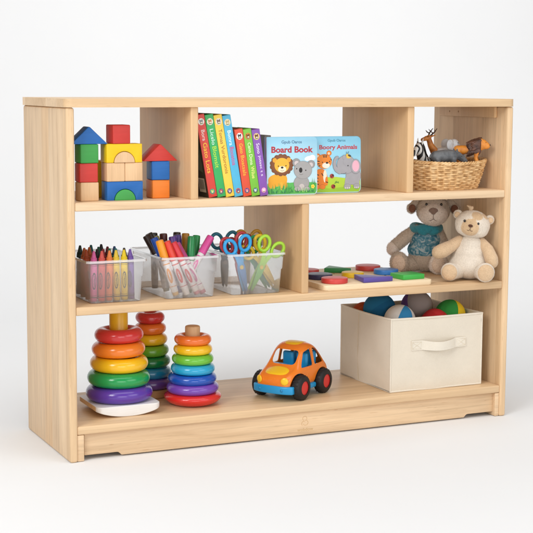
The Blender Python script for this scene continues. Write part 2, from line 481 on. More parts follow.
put_block('half_round_block', half_b(.025), NAT, 'natural wood half round block filling the yellow arch', (mx_-.0015, my-.0008, z(2)), R(.8))
put_block('building_block', cube_b(), RED, 'red cube on top of the yellow bridge block', (mx_-.009, my, z(3)), R(4))
put_block('building_block', cube_b(), ORG, 'orange cube at the bottom of the right block tower', (.2485, .082, z(0)), R(1))
put_block('building_block', cube_b(.0445), BLUE, 'blue cube between the orange cube and the red roof', (.2487, .081, z(1)), R(-3))
put_block('roof_block', roof_b(), RED, 'red triangular roof block on the blue cube', (.2465, .081, z(2)+.0009), R(1.5))
put_block('building_block', prism([(-S/2, 0), (S/2, 0), (S/2, 2*S), (-S/2, 2*S)], -S/2, S/2, .0022), YEL, 'tall yellow block standing behind the gap between two towers', (.129, .155, z(0)), 0)

# ------------------------------------------------------------------ leaning picture books
def spine_book(x, h, tilt, hexc, parts, dots, label, depth=.15, yaw=0.0, barcode=False):
    t = thing('picture_book', label, 'book', (x, .03, Z2+.0004), (0, -tilt, yaw), 'picture books leaning side by side')
    w = .0214; m = paper(hexc); mb = MB()
    mb.add(rbox(0, w, 0, .0028, 0, h, .0011), m)
    inner = paper('#37352c', .4) if barcode else m
    mb.add(rbox(0, .0022, .0016, depth, 0, h, .0008), inner)
    mb.add(rbox(w-.0022, w, .0016, depth, 0, h, .0008), m)
    # lettering runs down the spine, tops of the letters to the right
    for s, hc, z0, z1, hh in parts:
        b = text_bm(s, (z1-z0), hh*.86, .010)
        mb.add(b, paper(hc), T(w/2+.0004, -.00022, (z0+z1)/2) @ RY(R(90)))
    for (zc, r, hc, hc2) in dots:
        mb.add(ell(w/2, zc, r, r*1.05, -.0002), paper(hc))
        for sx in (-1, 1): mb.add(ell(w/2+sx*r*.36, zc+r*.42, r*.24, r*.26, -.00024), paper(hc2))
        mb.add(ell(w/2, zc-r*.02, r*.55, r*.50, -.00028), paper(hc2))
        mb.add(ell(w/2+r*.05, zc-r*.25, r*.30, r*.22, -.00032), paper('#efe3cf'))
        mb.add(flat([(w/2-r*.62, zc-r*.72), (w/2+r*.62, zc-r*.72), (w/2+r*.40, zc-r*.50), (w/2-r*.45, zc-r*.46)], -.00036), paper('#7c8a5a'))
    if barcode:
        q = flat([(-.052, .012), (-.012, .012), (-.012, .046), (-.052, .046)])
        Mb = Matrix(((0, 1, 0, -.0003), (-1, 0, 0, 0), (0, 0, 1, 0), (0, 0, 0, 1)))
        mb.add(q, paper('#d9d6cc'), Mb)
        for i in range(11):
            xx = -.049+i*.0031; bw = .0008+.0007*((i*7) % 3)/2
            mb.add(flat([(xx, .019), (xx+bw, .019), (xx+bw, .043), (xx, .043)]), paper('#3a3a38'), T(-.0003) @ Mb)
        mb.add(flat([(-.055, .07), (-.012, .06), (-.012, .14), (-.055, .15)]), paper('#4c5a3e'), Mb)
    mb.build('cover', t)
    mb = MB(); mb.add(rbox(.0024, w-.0024, .003, depth-.004, .003, h-.0035, .0004, 1), paper('#d8d2c4', .8)); mb.build('pages', t)
    return t
L = 'spine out, with a round picture at its top'
tl = R(9.9); ts = R(8.8); h1, h2 = .199, .163
def topdots(h, a, b, c, d): return [(h-.0175, .0078, a, b), (.0135, .0062, c, d)]
spine_book(.3590, h1, tl, '#d84a40', [('Bora', '#f3d9d2', .136, .162, .0105), ('Gato Lots', '#f7c53c', .058, .131, .0125)], topdots(h1, '#f1ede4', '#8d8f92', '#2f9a86', '#b9d46a'), 'tall red picture book with yellow and white lettering leaning on the divider', barcode=True)
spine_book(.3815, h1, tl, '#3db062', [('Licslo', '#cfeede', .126, .164, .0105), ('Blomsit', '#b9e24a', .070, .122, .012)], topdots(h1, '#ece6cf', '#c98b58', '#6c4a7c', '#c9736a'), 'tall green picture book between the red one and the yellow one')
spine_book(.4038, h1-.001, tl, '#f4d152', [('Tomas', '#a8713a', .128, .163, .0105), ('Vurdoronis', '#b47a2e', .056, .124, .0105)], topdots(h1, '#e8ddc8', '#7d6a60', '#54476e', '#a59ac4'), 'tall yellow picture book with brown lettering on its spine')
spine_book(.4262, h1-.002, tl, '#58b8de', [('Bomra', '#eaf6fb', .124, .160, .0105), ('Boostoa', '#d2508e', .076, .120, .012)], topdots(h1-.002, '#eadfb6', '#c9b27c', '#c25a5e', '#5a5a8c'), 'tall sky blue picture book with pink and white lettering')
spine_book(.4490, h2, ts, '#e0573c', [('Gato', '#f7c93e', .104, .128, .0105), ('Boatsals', '#f7b93a', .050, .099, .0105)], topdots(h2, '#efe9e2', '#4a4546', '#5c4a86', '#d9788e'), 'short orange red picture book beside the tall blue one')
spine_book(.4712, h2, ts, '#7cc242', [('Cano Dona', '#eef7c8', .076, .130, .0100), ('Wilue', '#f1f08a', .043, .072, .0105)], topdots(h2, '#c98a3a', '#7a4a22', '#3f6a5c', '#b0d0e0'), 'short lime green picture book between an orange and a purple one')
spine_book(.4935, h2-.001, ts, '#8a58b2', [('Sono', '#efe4f6', .103, .128, .0105), ('jotssc t s', '#efe4f6', .048, .098, .0095)], topdots(h2-.001, '#e6c98e', '#6a4030', '#e89ac8', '#f4d3e6'), 'short purple picture book at the right end of the leaning row', depth=.13)

# dark book standing behind the board book
mb = MB(); t = thing('picture_book', 'dark grey book standing upright behind the board book with the lion', 'book', (.562, .158, Z2+.0003), (0, 0, 0), None)
mb.add(rbox(0, .018, 0, .003, 0, .142, .001), paper('#8a827c')); mb.add(rbox(0, .0022, .0015, .13, 0, .142, .0006), paper('#6f6863')); mb.add(rbox(.0158, .018, .0015, .13, 0, .142, .0006), paper('#8a827c'))
mb.build('cover', t); mb = MB(); mb.add(rbox(.0024, .0156, .003, .126, .003, .1385, .0004, 1), paper('#cfc8ba', .8)); mb.build('pages', t)

# ------------------------------------------------------------------ board books facing forward
class Art:
    """flat print on a cover of width w and height h; u runs right, v runs down, both 0 to 1"""
    def __init__(s, mb, w, h): s.mb, s.w, s.h, s.k = mb, w, h, 1
    def y(s): s.k += 1; return -.0002-.000012*s.k
    def e(s, u, v, ru, rv, hc, rot=0.0, a0=0, a1=360, line=None):
        if line: s.mb.add(ell(u*s.w, (1-v)*s.h, ru*s.w+.0007, rv*s.h+.0007, s.y(), 30, R(a0), R(a1), R(rot)), paper(line))
        s.mb.add(ell(u*s.w, (1-v)*s.h, ru*s.w, rv*s.h, s.y(), 30, R(a0), R(a1), R(rot)), paper(hc))
    def p(s, pts, hc): s.mb.add(flat([(u*s.w, (1-v)*s.h) for u, v in pts], s.y()), paper(hc))
    def t(s, txt, u0, u1, v0, v1, hc, bold=.02): s.mb.add(text_bm(txt, (u1-u0)*s.w, (v1-v0)*s.h, bold), paper(hc), T((u0+u1)/2*s.w, s.y(), (1-(v0+v1)/2)*s.h))
    def l(s, pts, wd, hc):
        y = s.y(); P = [Vector((u*s.w, (1-v)*s.h)) for u, v in pts]
        for i in range(len(P)-1):
            d = (P[i+1]-P[i]).normalized(); n = Vector((-d.y, d.x))*wd/2; e = d*wd*.3
            q = [P[i]-n-e, P[i]+n-e, P[i+1]+n+e, P[i+1]-n+e]
            s.mb.add(flat([(a.x, a.y) for a in q], y), paper(hc))
def round_cover(w, h, th, rl, rr, mat):
    p = []
    for cx, cz, r, a in ((w-rr, rr, rr, 270), (w-rr, h-rr, rr, 0), (rl, h-rl, rl, 90), (rl, rl, rl, 180)):
        for i in range(7): q = R(a+15*i); p.append((cx+r*math.cos(q), cz+r*math.sin(q)))
    return prism(p, 0, th, .0009)
def board_book(loc, rot, w, h, label, sky, art, rl=.002, rr=.010, th=.016):
    t = thing('board_book', label, 'book', loc, rot, 'board books facing forward')
    mb = MB(); mb.add(round_cover(w, h, .0022, rl, rr, sky), sky); art(Art(mb, w, h)); mb.build('front_cover', t, 60)
    mb = MB(); mb.add(round_cover(w-.001, h-.001, .0022, rl, rr, sky), sky, T(0, th-.0022, 0)); mb.build('back_cover', t, 60)
    mb = MB(); mb.add(round_cover(w-.0025, h-.0022, th-.0046, rl, rr, sky), paper('#ded9cf', .7), T(.0004, .0023, .0008)); mb.build('pages', t, 60)
    return t
rnd = random.Random(3)
def grass(A, u0, u1, v0, n, hcs, lo=.03, hi=.13):
    for i in range(n):
        u = u0+(u1-u0)*(i+.5)/n+rnd.uniform(-.01, .01); hh = rnd.uniform(lo, hi); ln = rnd.uniform(-.025, .025)
        u = min(max(u, .03), .95)
        A.p([(u-.011, v0), (u+.011, v0), (min(max(u+ln, .01), .985), v0-hh)], rnd.choice(hcs))
def art_one(A):
    A.e(.86, .375, .10, .042, '#f4fafc'); A.e(.80, .385, .055, .034, '#f4fafc'); A.e(.90, .355, .055, .04, '#f4fafc')
    A.t('Gpub Oaros', .29, .69, .062, .132, '#4a7396', .012)
    A.t('Board Book', .09, .915, .165, .275, '#b8343f', .035)
    A.p([(.012, .80), (.2, .765), (.45, .79), (.7, .77), (.985, .80), (.985, .93), (.955, .982), (.02, .982), (.012, .97)], '#5cb85a')
    # lion
    A.e(.19, .745, .165, .105, '#eda92c'); A.e(.30, .735, .10, .11, '#eda92c'); A.e(.11, .80, .085, .09, '#eda92c')
    A.e(.285, .84, .035, .07, '#f2b53a'); A.e(.37, .83, .03, .07, '#e7a026')
    for i in range(15):
        a = 2*math.pi*i/15; A.e(.29+.185*math.cos(a), .482+.150*math.sin(a), .05, .043, '#7d4a2a')
    A.e(.29, .475, .195, .165, '#86502d'); A.e(.155, .40, .042, .04, '#e9a532'); A.e(.43, .395, .042, .04, '#e9a532')
    A.e(.295, .485, .145, .125, '#f4b83a'); A.e(.30, .555, .08, .055, '#f7e7c4'); A.e(.30, .525, .026, .018, '#2b211d')
    A.e(.225, .50, .011, .012, '#2b211d'); A.e(.375, .495, .011, .012, '#2b211d'); A.l([(.27, .575), (.30, .585), (.335, .573)], .0008, '#5a3a26')
    grass(A, .02, .5, .90, 17, ['#3f9d4a', '#57b356', '#2f8a4a', '#7cc862'])
    # koala
    A.e(.68, .80, .15, .13, '#a3a1a0', line='#7c7a7a'); A.e(.685, .87, .055, .06, '#c9c1bd')
    A.e(.58, .445, .075, .068, '#9a9898', line='#7c7a7a'); A.e(.875, .475, .07, .065, '#9a9898', line='#7c7a7a'); A.e(.585, .455, .045, .04, '#d3c6c4'); A.e(.87, .485, .04, .038, '#d3c6c4')
    A.e(.71, .575, .175, .15, '#a6a4a3', line='#807e7e'); A.e(.665, .575, .034, .045, '#26221f')
    A.e(.585, .55, .011, .013, '#26221f'); A.e(.765, .58, .011, .013, '#26221f'); A.l([(.64, .645), (.675, .655), (.71, .643)], .0008, '#6a5f5c')
    A.e(.60, .895, .06, .04, '#aeabaa', line='#807e7e'); A.e(.78, .90, .06, .04, '#aeabaa', line='#807e7e')
    grass(A, .45, .97, .955, 20, ['#3f9d4a', '#67bb58', '#2f8a4a', '#8ccf6a'], .03, .10); grass(A, .02, .45, .965, 16, ['#3f9d4a', '#67bb58', '#2b8256'], .03, .12)
    grass(A, .86, .97, .86, 6, ['#4aa552', '#67bb58'], .08, .16)
    for a in range(5): A.e(.905+.022*math.cos(a*1.26), .86+.022*math.sin(a*1.26), .016, .016, '#f4e04a')
    A.e(.905, .86, .013, .013, '#e8a020')
def art_two(A):
    A.t('Gpub Oaros', .34, .69, .048, .108, '#3f87a0', .012)
    A.t('Boory Animals', .175, .925, .150, .252, '#c0424e', .03)
    A.p([(.012, .76), (.25, .72), (.5, .715), (.8, .755), (.985, .78), (.985, .90), (.955, .982), (.03, .982), (.012, .97)], '#b4d43c')
    A.p([(.012, .88), (.4, .92), (.985, .86), (.985, .93), (.955, .98), (.03, .98), (.012, .97)], '#9cc832')
    # tiger
    A.l([(.07, .66), (.05, .80), (.10, .88)], .006, '#ee8322'); A.e(.20, .74, .13, .17, '#ee8322', line='#b85f1a'); A.e(.285, .70, .035, .11, '#f7ecd6'); A.e(.315, .79, .028, .08, '#ee8322')
    A.e(.125, .885, .055, .04, '#ee8322', line='#b85f1a'); A.e(.235, .885, .055, .04, '#ee8322', line='#b85f1a')
    A.e(.145, .345, .045, .042, '#ee8322', line='#b85f1a'); A.e(.365, .295, .045, .042, '#ee8322', line='#b85f1a'); A.e(.148, .348, .024, .022, '#f7d6b0'); A.e(.362, .30, .024, .022, '#f7d6b0')
    A.e(.27, .44, .145, .125, '#f08a28', line='#b85f1a'); A.e(.305, .51, .075, .05, '#f8efdc'); A.e(.325, .465, .026, .017, '#2b211d')
    A.e(.235, .455, .010, .011, '#2b211d'); A.e(.375, .44, .010, .011, '#2b211d')
    for q in ([(.25, .325), (.262, .37)], [(.285, .322), (.285, .365)], [(.32, .328), (.31, .37)], [(.135, .43), (.175, .44)], [(.14, .48), (.175, .48)], [(.16, .52), (.19, .51)], [(.09, .65), (.16, .68)], [(.08, .71), (.15, .735)], [(.08, .77), (.15, .79)], [(.10, .83), (.16, .84)], [(.30, .80), (.34, .81)], [(.22, .65), (.245, .69)], [(.40, .40), (.412, .42)]): A.l(q, .0021, '#33241c')
    # ladybirds and a sprig
    for u, v in ((.42, .70), (.445, .885)):
        A.e(u, v, .042, .04, '#a83a2c'); A.e(u+.02, v-.012, .018, .02, '#4a2620'); A.e(u-.012, v+.012, .01, .01, '#3a1c18')
    A.l([(.47, .83), (.55, .80)], .0012, '#4a7a34'); A.e(.50, .80, .02, .01, '#6a9a3a', 30); A.e(.54, .815, .02, .01, '#6a9a3a', -30)
    # elephant
    E1, E2 = '#a5a3a8', '#828087'
    A.e(.845, .70, .145, .16, E1, line=E2); A.p([(.69, .72), (.79, .72), (.79, .90), (.66, .90)], E1); A.p([(.85, .74), (.965, .72), (.965, .90), (.86, .90)], E1)
    A.e(.725, .89, .065, .045, E1, line=E2); A.e(.91, .885, .06, .045, E1, line=E2)
    for k in range(3): A.e(.685+.04*k, .915, .014, .014, '#d8d2d2'); A.e(.875+.035*k, .91, .013, .013, '#d8d2d2')
    pts = [(.63, .59, .085), (.57, .615, .062), (.515, .595, .048), (.478, .545, .040), (.465, .485, .036), (.475, .425, .033), (.505, .380, .030), (.535, .372, .028)]
    pts = [tuple(a[i]+(b[i]-a[i])*q/5 for i in range(3)) for a, b in zip(pts, pts[1:]) for q in range(5)]
    for u, v, r in pts: A.e(u, v, r*.78+.005, r*.78+.005, E2)
    A.e(.70, .50, .18, .16, E1, line=E2); A.e(.665, .375, .035, .04, E1, line=E2)
    for u, v, r in pts: A.e(u, v, r*.78, r*.78, E1)
    A.e(.75, .45, .11, .08, E1); A.e(.888, .535, .095, .125, E1, line=E2); A.e(.888, .53, .068, .10, '#f0b3c4')
    A.e(.735, .52, .011, .012, '#2b2422'); A.l([(.60, .655), (.66, .665), (.70, .64)], .0008, '#5f5c62')
    # small bird on its head
    A.e(.745, .365, .045, .03, '#e8c24a'); A.e(.72, .335, .026, .024, '#e8c24a'); A.e(.765, .345, .035, .018, '#4a4038', -25); A.p([(.69, .335), (.70, .325), (.70, .345)], '#d87a2a'); A.l([(.715, .31), (.705, .275)], .001, '#33302c'); A.l([(.735, .308), (.75, .27)], .001, '#33302c')
board_book((.5165, .0435, Z2+.0003), (R(-1.5), 0, R(-1.5)), .136, .1425, 'board book titled Board Book with a lion and a koala on its cover', gradient_paper('#86c8e4', '#c9e9f2', .03, .14), art_one)
board_book((.6455, .0640, Z2+.0003), (R(-2), 0, R(-2)), .140, .1415, 'board book titled Boory Animals with a tiger and an elephant on its cover', gradient_paper('#6fc4e6', '#a9dff0', .03, .14), art_two, .006, .012)

# ------------------------------------------------------------------ wicker basket
def basket():
    t = thing('wicker_basket', 'oval woven wicker basket holding toy animals on the top right shelf', 'basket', (1.049, .099, Z2))
    cane = newmat('wicker_cane'); m, nt, b = cane
    tc = N(nt, 'ShaderNodeTexCoord'); nz = N(nt, 'ShaderNodeTexNoise', Scale=70.0, Detail=4.0); nt.links.new(tc.outputs['Object'], nz.inputs['Vector'])
    nt.links.new(ramp(nt, nz.outputs[0], [(.3, lin('#bb8a52')), (.5, lin('#dcb27c')), (.7, lin('#ecca98'))]), b.inputs['Base Color'])
    b.inputs['Roughness'].default_value = .5
    Hh = .072; rows = 14; stakes = 38
    def rad(f, a):
        k = f**.8
        return (.096+.026*k)*math.cos(a), (.058+.020*k)*math.sin(a)
    mb = MB()
    for i in range(rows):
        f = (i+.6)/rows; pts = []
        for j in range(stakes*4):
            a = 2*math.pi*j/(stakes*4); x, y = rad(f, a)
            s = math.cos(stakes/2*a+(i % 2)*math.pi)*.0026
            n = Vector((math.cos(a), math.sin(a), 0))
            sag = .003*math.cos(2*a)*f
            pts.append((x+n.x*s, y+n.y*s, f*Hh+sag+.0006*math.sin(5*a+i)))
        mb.add(tube(pts, .00272, 6, True), m)
    for k in range(stakes):
        a = 2*math.pi*(k+.5)/stakes; pts = []
        for q in range(7):
            f = q/6; x, y = rad(f, a); pts.append((x, y, f*Hh+.003*math.cos(2*a)*f))
        mb.add(tube(pts, .0019, 6), m)
    mb.build('woven_wall', t, 60)
    mb = MB()
    for ph in (0, 1, 2):
        pts = []
        for j in range(240):
            a = 2*math.pi*j/240; x, y = rad(1, a); w = 26*a+ph*2*math.pi/3
            n = Vector((math.cos(a), math.sin(a), 0))
            pts.append((x+n.x*.0026*math.cos(w), y+n.y*.0026*math.cos(w), Hh+.0005+.003*math.cos(2*a)+.0026*math.sin(w)))
        mb.add(tube(pts, .0024, 6, True), m)
    mb.build('braided_rim', t, 60)
    mb = MB(); b = lathe([(0, .003), (.90, .003), (1, .006), (1.02, .004), (1, .0006), (0, .0006)], 48); mb.add(b, m, SC(.097, .059, 1)); mb.build('basket_base', t)
    return t
basket()

# ------------------------------------------------------------------ toy animals in the basket
def skin_toy(hexc, dark=None, stripes=None):
    m, nt, b = newmat('moulded_toy_plastic')
    tc = N(nt, 'ShaderNodeTexCoord'); nz = N(nt, 'ShaderNodeTexNoise', Scale=60.0, Detail=4.0); nt.links.new(tc.outputs['Object'], nz.inputs['Vector'])
    c = ramp(nt, nz.outputs[0], [(.32, lin(dark or hexc, .7 if not dark else 1)), (.6, lin(hexc))])
    if stripes:
        wv = N(nt, 'ShaderNodeTexWave', Scale=26.0, Distortion=5.0); wv.inputs['Detail Scale'].default_value = 1.2
        nt.links.new(tc.outputs['Object'], wv.inputs['Vector'])
        c = mix_rgb(nt, ramp(nt, wv.outputs[1], [(.5, (0, 0, 0, 1)), (.6, (1, 1, 1, 1))]), c, lin(stripes))
    nt.links.new(c, b.inputs['Base Color']); b.inputs['Roughness'].default_value = .45
    bump(nt, b, nz.outputs[0], .3, .001)
    return m
AG = 'toy animals standing in the wicker basket'
def animal(name, label, loc, rz, body, mat, extras=(), rx=0.0, voxel=.0016):
    t = thing(name, label, 'toy animal', loc, (rx, 0, rz), AG)
    mb = MB(); mb.add(blob(body, voxel, 5), mat); mb.build('body', t, 180)
    for nm, bms, m in extras:
        if nm == 'eye':
            for b in bms:
                mb = MB(); mb.add(b, m); mb.build(nm, t, 60)
            continue
        mb = MB()
        for b in bms: mb.add(b, m)
        mb.build(nm, t, 60)
    return t
black = plastic('#1d1b1a', .3)
# heads point along +x; origin under the middle of the body
rh = limb(((-.030, 0, .040), .0155), ((0, 0, .041), .0185), ((.024, 0, .042), .0165)) + limb(((.024, 0, .043), .0150), ((.040, 0, .042), .0115), ((.058, 0, .031), .0088)) + limb(((.058, 0, .031), .0088), ((.064, 0, .026), .0075)) + limb(((.059, 0, .036), .0035), ((.065, 0, .047), .0011)) + limb(((-.045, 0, .045), .003), ((-.052, 0, .030), .0015))
for sx in (-.028, .022):
    for sy in (-.010, .010): rh += limb(((sx, sy, .032), .0085), ((sx+.002, sy, .012), .0065), ((sx+.002, sy, .004), .0075))
for sy in (-.008, .008): rh += limb(((.035, sy, .050), .0035), ((.032, sy*1.3, .060), .0024))
t = animal('toy_rhino', 'dark grey toy rhinoceros lying across the front of the basket', (1.032, .060, Z2+.050), R(-4), rh, skin_toy('#6d7073', '#4b4e52'), [('eye', [ball((.047, s*.0095, .040), .0014, 10, 8) for s in (-1, 1)], black)]); t.scale = (.92, .92, .92)
def cat_body(k=1.0, mane=False):
    b = limb(((-.028, 0, .036), .0115), ((0, 0, .036), .0120), ((.022, 0, .038), .0125)) + limb(((.022, 0, .040), .011), ((.036, 0, .051), .0135)) + limb(((.036, 0, .051), .0135), ((.048, 0, .047), .0085))
    for sx, dx in ((-.028, .003), (.022, .002)):
        for sy in (-.007, .007): b += limb(((sx, sy, .030), .0068), ((sx-.002, sy, .016), .0048), ((sx+dx, sy, .004), .0048), ((sx+dx+.005, sy, .0035), .0042))
    b += limb(((-.038, 0, .040), .003), ((-.050, 0, .030), .0022), ((-.056, 0, .036), .002))
    b += limb(((.034, -.008, .061), .0035), ((.034, -.009, .064), .0028)) + limb(((.034, .008, .061), .0035), ((.034, .009, .064), .0028))
    return b
mane = []
rr = random.Random(5)
mane += [ball((.018, 0, .046), (.0150, .0175, .0200)), ball((.006, 0, .043), (.013, .0140, .0160)), ball((.022, 0, .034), (.011, .012, .013)), ball((.028, 0, .050), (.008, .0185, .0195))]
for i in range(150):
    a = rr.uniform(0, 6.283); f = rr.uniform(0, 1); r = .0180-.003*f
    y_, z_ = r*math.cos(a), r*math.sin(a)
    mane += limb(((.033-.026*f, y_*.95, .049-.005*f+z_*1.05), .0030), ((.022-.030*f, y_*1.22, .044-.009*f+z_*1.28), .0009), n=4)
animal('toy_lion', 'orange toy lion with a dark brown mane at the right end of the basket', (1.112, .075, Z2+.066), R(-36), cat_body(), skin_toy('#e8973a', '#c9752a'), [('mane', [blob(mane, .0011, 1)], skin_toy('#6a4636', '#38241d')), ('eye', [ball((.0455, s*.0068, .0555), .0016, 10, 8) for s in (-1, 1)], black), ('nose', [ball((.0560, 0, .049), (.0020, .0032, .0022), 10, 8)], black)])
de = limb(((-.030, 0, .060), .0125), ((.012, 0, .060), .0135)) + limb(((.012, 0, .062), .0130), ((.030, 0, .086), .0085), ((.038, 0, .106), .0066)) + limb(((.038, 0, .107), .0072), ((.058, 0, .102), .0046))
for sx in (-.028, .014):
    for sy in (-.007, .007): de += limb(((sx, sy, .052), .0065), ((sx-.002, sy, .028), .0036), ((sx, sy, .004), .0036))
for sy in (-1, 1): de += limb(((.033, sy*.006, .111), .0030), ((.026, sy*.014, .114), .0016))
ant = []
for sy in (-1, 1):
    P = [(.035, sy*.004, .112), (.030, sy*.008, .118), (.025, sy*.010, .123), (.018, sy*.009, .131)]
    ant += [tube(P, [.0022, .0020, .0017, .0009], 8), tube([P[1], (.036, sy*.011, .122), (.040, sy*.010, .126)], [.0017, .0014, .0008], 8), tube([P[2], (.029, sy*.013, .129)], [.0012, .0006], 8)]
animal('toy_deer', 'orange brown toy deer with dark antlers raised above the basket', (1.055, .122, Z2+.026), R(184), de, skin_toy('#d98a3c', '#a55c22'), [('antlers', ant, skin_toy('#54382a', '#2f1e17')), ('eye', [ball((.044, s*.0062, .110), .0014, 10, 8) for s in (-1, 1)], black)])
ze = limb(((-.028, 0, .050), .0130), ((.012, 0, .051), .0135)) + limb(((.012, 0, .053), .0125), ((.026, 0, .076), .0095), ((.030, 0, .088), .0085)) + limb(((.030, 0, .089), .0088), ((.050, 0, .072), .0062))
for sx in (-.026, .014):
    for sy in (-.007, .007): ze += limb(((sx, sy, .042), .006), ((sx-.001, sy, .022), .004), ((sx, sy, .004), .004))
for sy in (-1, 1): ze += limb(((.026, sy*.006, .096), .0030), ((.024, sy*.007, .106), .0016))
t = animal('toy_zebra', 'black and white toy zebra beside the divider in the basket', (.992, .088, Z2+.012), R(205), ze, skin_toy('#e9e7e2', '#c8c6c2', '#1c1b1c'), [('mane', [tube([(.018, 0, .098), (.012, 0, .086), (.004, 0, .070), (-.006, 0, .064)], [.002, .004, .004, .002], 8)], black)]); t.scale = (1.14,)*3
el = limb(((-.016, 0, .050), .020), ((.012, 0, .054), .021)) + limb(((.018, 0, .072), .0165), ((.024, 0, .080), .0155)) + limb(((.034, 0, .076), .0090), ((.047, 0, .058), .0062), ((.056, 0, .046), .0045))
for sx in (-.020, .014):
    for sy in (-.010, .010): el += limb(((sx, sy, .040), .009), ((sx, sy, .004), .0085))
for sy in (-1, 1): el += [ball((.006, sy*.021, .079), (.0150, .0035, .0165), 16, 12, RZ(sy*R(-30)))]
t = animal('toy_elephant', 'light grey toy elephant half hidden behind the dark rhinoceros', (1.066, .112, Z2+.044), R(-14), el, skin_toy('#d9dadc', '#b4b6b9'), [('eye', [ball((.033, s*.0125, .084), .0014, 10, 8) for s in (-1, 1)], black)]); t.scale = (.9,)*3

# ------------------------------------------------------------------ clear plastic bins
CLEAR = clear_plastic(.255); CLEAR_RIM = clear_plastic(.42)
def rrect(hx, hy, r, n=6):
    p = []
    for cx, cy, a in ((hx-r, hy-r, 0), (-hx+r, hy-r, 90), (-hx+r, -hy+r, 180), (hx-r, -hy+r, 270)):
        for i in range(n+1): q = R(a+90*i/n); p.append((cx+r*math.cos(q), cy+r*math.sin(q)))
    return p
def ring_loft(levels):
    """levels: (half x, half y, corner radius, z)"""
    b = bmesh.new(); g = [[b.verts.new((x, y, zz)) for x, y in rrect(hx, hy, r)] for hx, hy, r, zz in levels]; n = len(g[0])
    for A, B in zip(g, g[1:]):
        for i in range(n): b.faces.new((A[i], A[(i+1) % n], B[(i+1) % n], B[i]))
    return b, g
BH, BD = .101, .118
def clear_bin(x, y, rz, label):
    t = thing('clear_bin', label, 'plastic bin', (x, y, Z3+.0004), (0, 0, rz), 'clear plastic bins')
    b, g = ring_loft([(.0575, BD-.012, .007, .0000), (.0600, BD-.0095, .008, .0022), (.0635, BD-.0060, .009, .058), (.0655, BD-.0042, .009, .0605), (.0680, BD-.0018, .010, .0985)])
    b.faces.new(g[0][::-1])
    mb = MB(); mb.add(b, CLEAR); mb.build('tub', t, 50)
    b, g = ring_loft([(.0681, BD-.0017, .010, .0985), (.0685, BD-.0012, .010, BH), (.0728, BD+.003, .012, BH), (.0733, BD+.0035, .012, .0955), (.0726, BD+.0028, .012, .0955), (.0722, BD+.0024, .012, .0993)])
    mb = MB(); mb.add(b, CLEAR_RIM); mb.build('rim', t, 50)
    return t
clear_bin(.1285, .150, 0, 'clear plastic bin full of upright crayons beside the left panel').scale = (1.03, 1, 1)
clear_bin(.3150, .150, 0, 'clear plastic bin full of coloured markers in the middle of three').scale = (1.03, 1, 1)
clear_bin(.4910, .148, R(-2), 'clear plastic bin full of scissors beside the middle divider').scale = (1.07, 1, 1)
FZ = Z3+.0030    # inside floor of the bins

# crayons
def crayon_parts(t, hexc):
    wrap = paper(hexc, .5); wax = plastic(hexc, .45, .3, .78); blk = paper('#2a2829', .5)
    mb = MB(); r = .0082
    mb.add(lathe([(0, 0), (r-.0008, 0), (r, .0008), (r, .0955), (r-.0004, .0962)], 24), wrap)
    for z0, z1 in ((.0085, .0110), (.0135, .0144), (.0835, .0844), (.0870, .0895)):
        mb.add(lathe([(r+.00012, z0), (r+.00022, (z0+z1)/2), (r+.00012, z1)], 24), blk)
    # oval mark, standing on the wrapper
    b = bmesh.new(); g = []
    for k in range(33):
        a = 2*math.pi*k/32; row = []
        for q in (1.0, .80):
            ang = .62*q*math.cos(a); zz = .048+.0200*q*math.sin(a)
            row.append(b.verts.new(((r+.0002)*math.sin(ang), -(r+.0002)*math.cos(ang), zz)))
        g.append(row)
    for k in range(32): b.faces.new((g[k][0], g[k+1][0], g[k+1][1], g[k][1]))
    bmesh.ops.recalc_face_normals(b, faces=b.faces); mb.add(b, blk)
    tb = text_bm('crayon', .027, .0052, .01)
    for v in tb.verts:
        zz, xx = -v.co.x, v.co.z; v.co = Vector(((r+.0003)*math.sin(xx/r), -(r+.0003)*math.cos(xx/r), .048+zz))
    mb.add(tb, blk)
    mb.build('wrapper', t, 50)
    mb = MB(); mb.add(lathe([(r-.0006, .0960), (r-.0006, .1010), (r-.0022, .1022), (.0028, .1170), (.0020, .1182), (0, .1184)], 24), wax); mb.build('wax_tip', t, 40)
crs = [(.0800, .062, 'de6aa4', 'pink'), (.0985, .060, 'e2605a', 'salmon red'), (.1178, .063, 'f48a4a', 'orange'), (.1368, .061, 'f2d044', 'golden yellow'), (.1558, .062, 'f8d82c', 'bright yellow'), (.1740, .066, '7a5cae', 'purple')]
names_front = {'pink': 'pink crayon at the left end of the front row in the bin', 'salmon red': 'salmon red crayon between the pink one and the orange one', 'orange': 'orange crayon in the middle of the front row in the bin', 'golden yellow': 'golden yellow crayon left of the brighter yellow one', 'bright yellow': 'bright yellow crayon beside the purple one', 'purple': 'purple crayon at the right end of the front row in the bin'}
CG = 'crayons standing in the clear bin'
for i, (x, y, hc, nm) in enumerate(crs):
    t = thing('crayon', names_front[nm], 'crayon', (x, y, FZ), (R(rnd.uniform(-1.5, .5)), R(rnd.uniform(-1.5, 1.5)), R(-22+rnd.uniform(-14, 14))), CG)
    crayon_parts(t, '#'+hc)
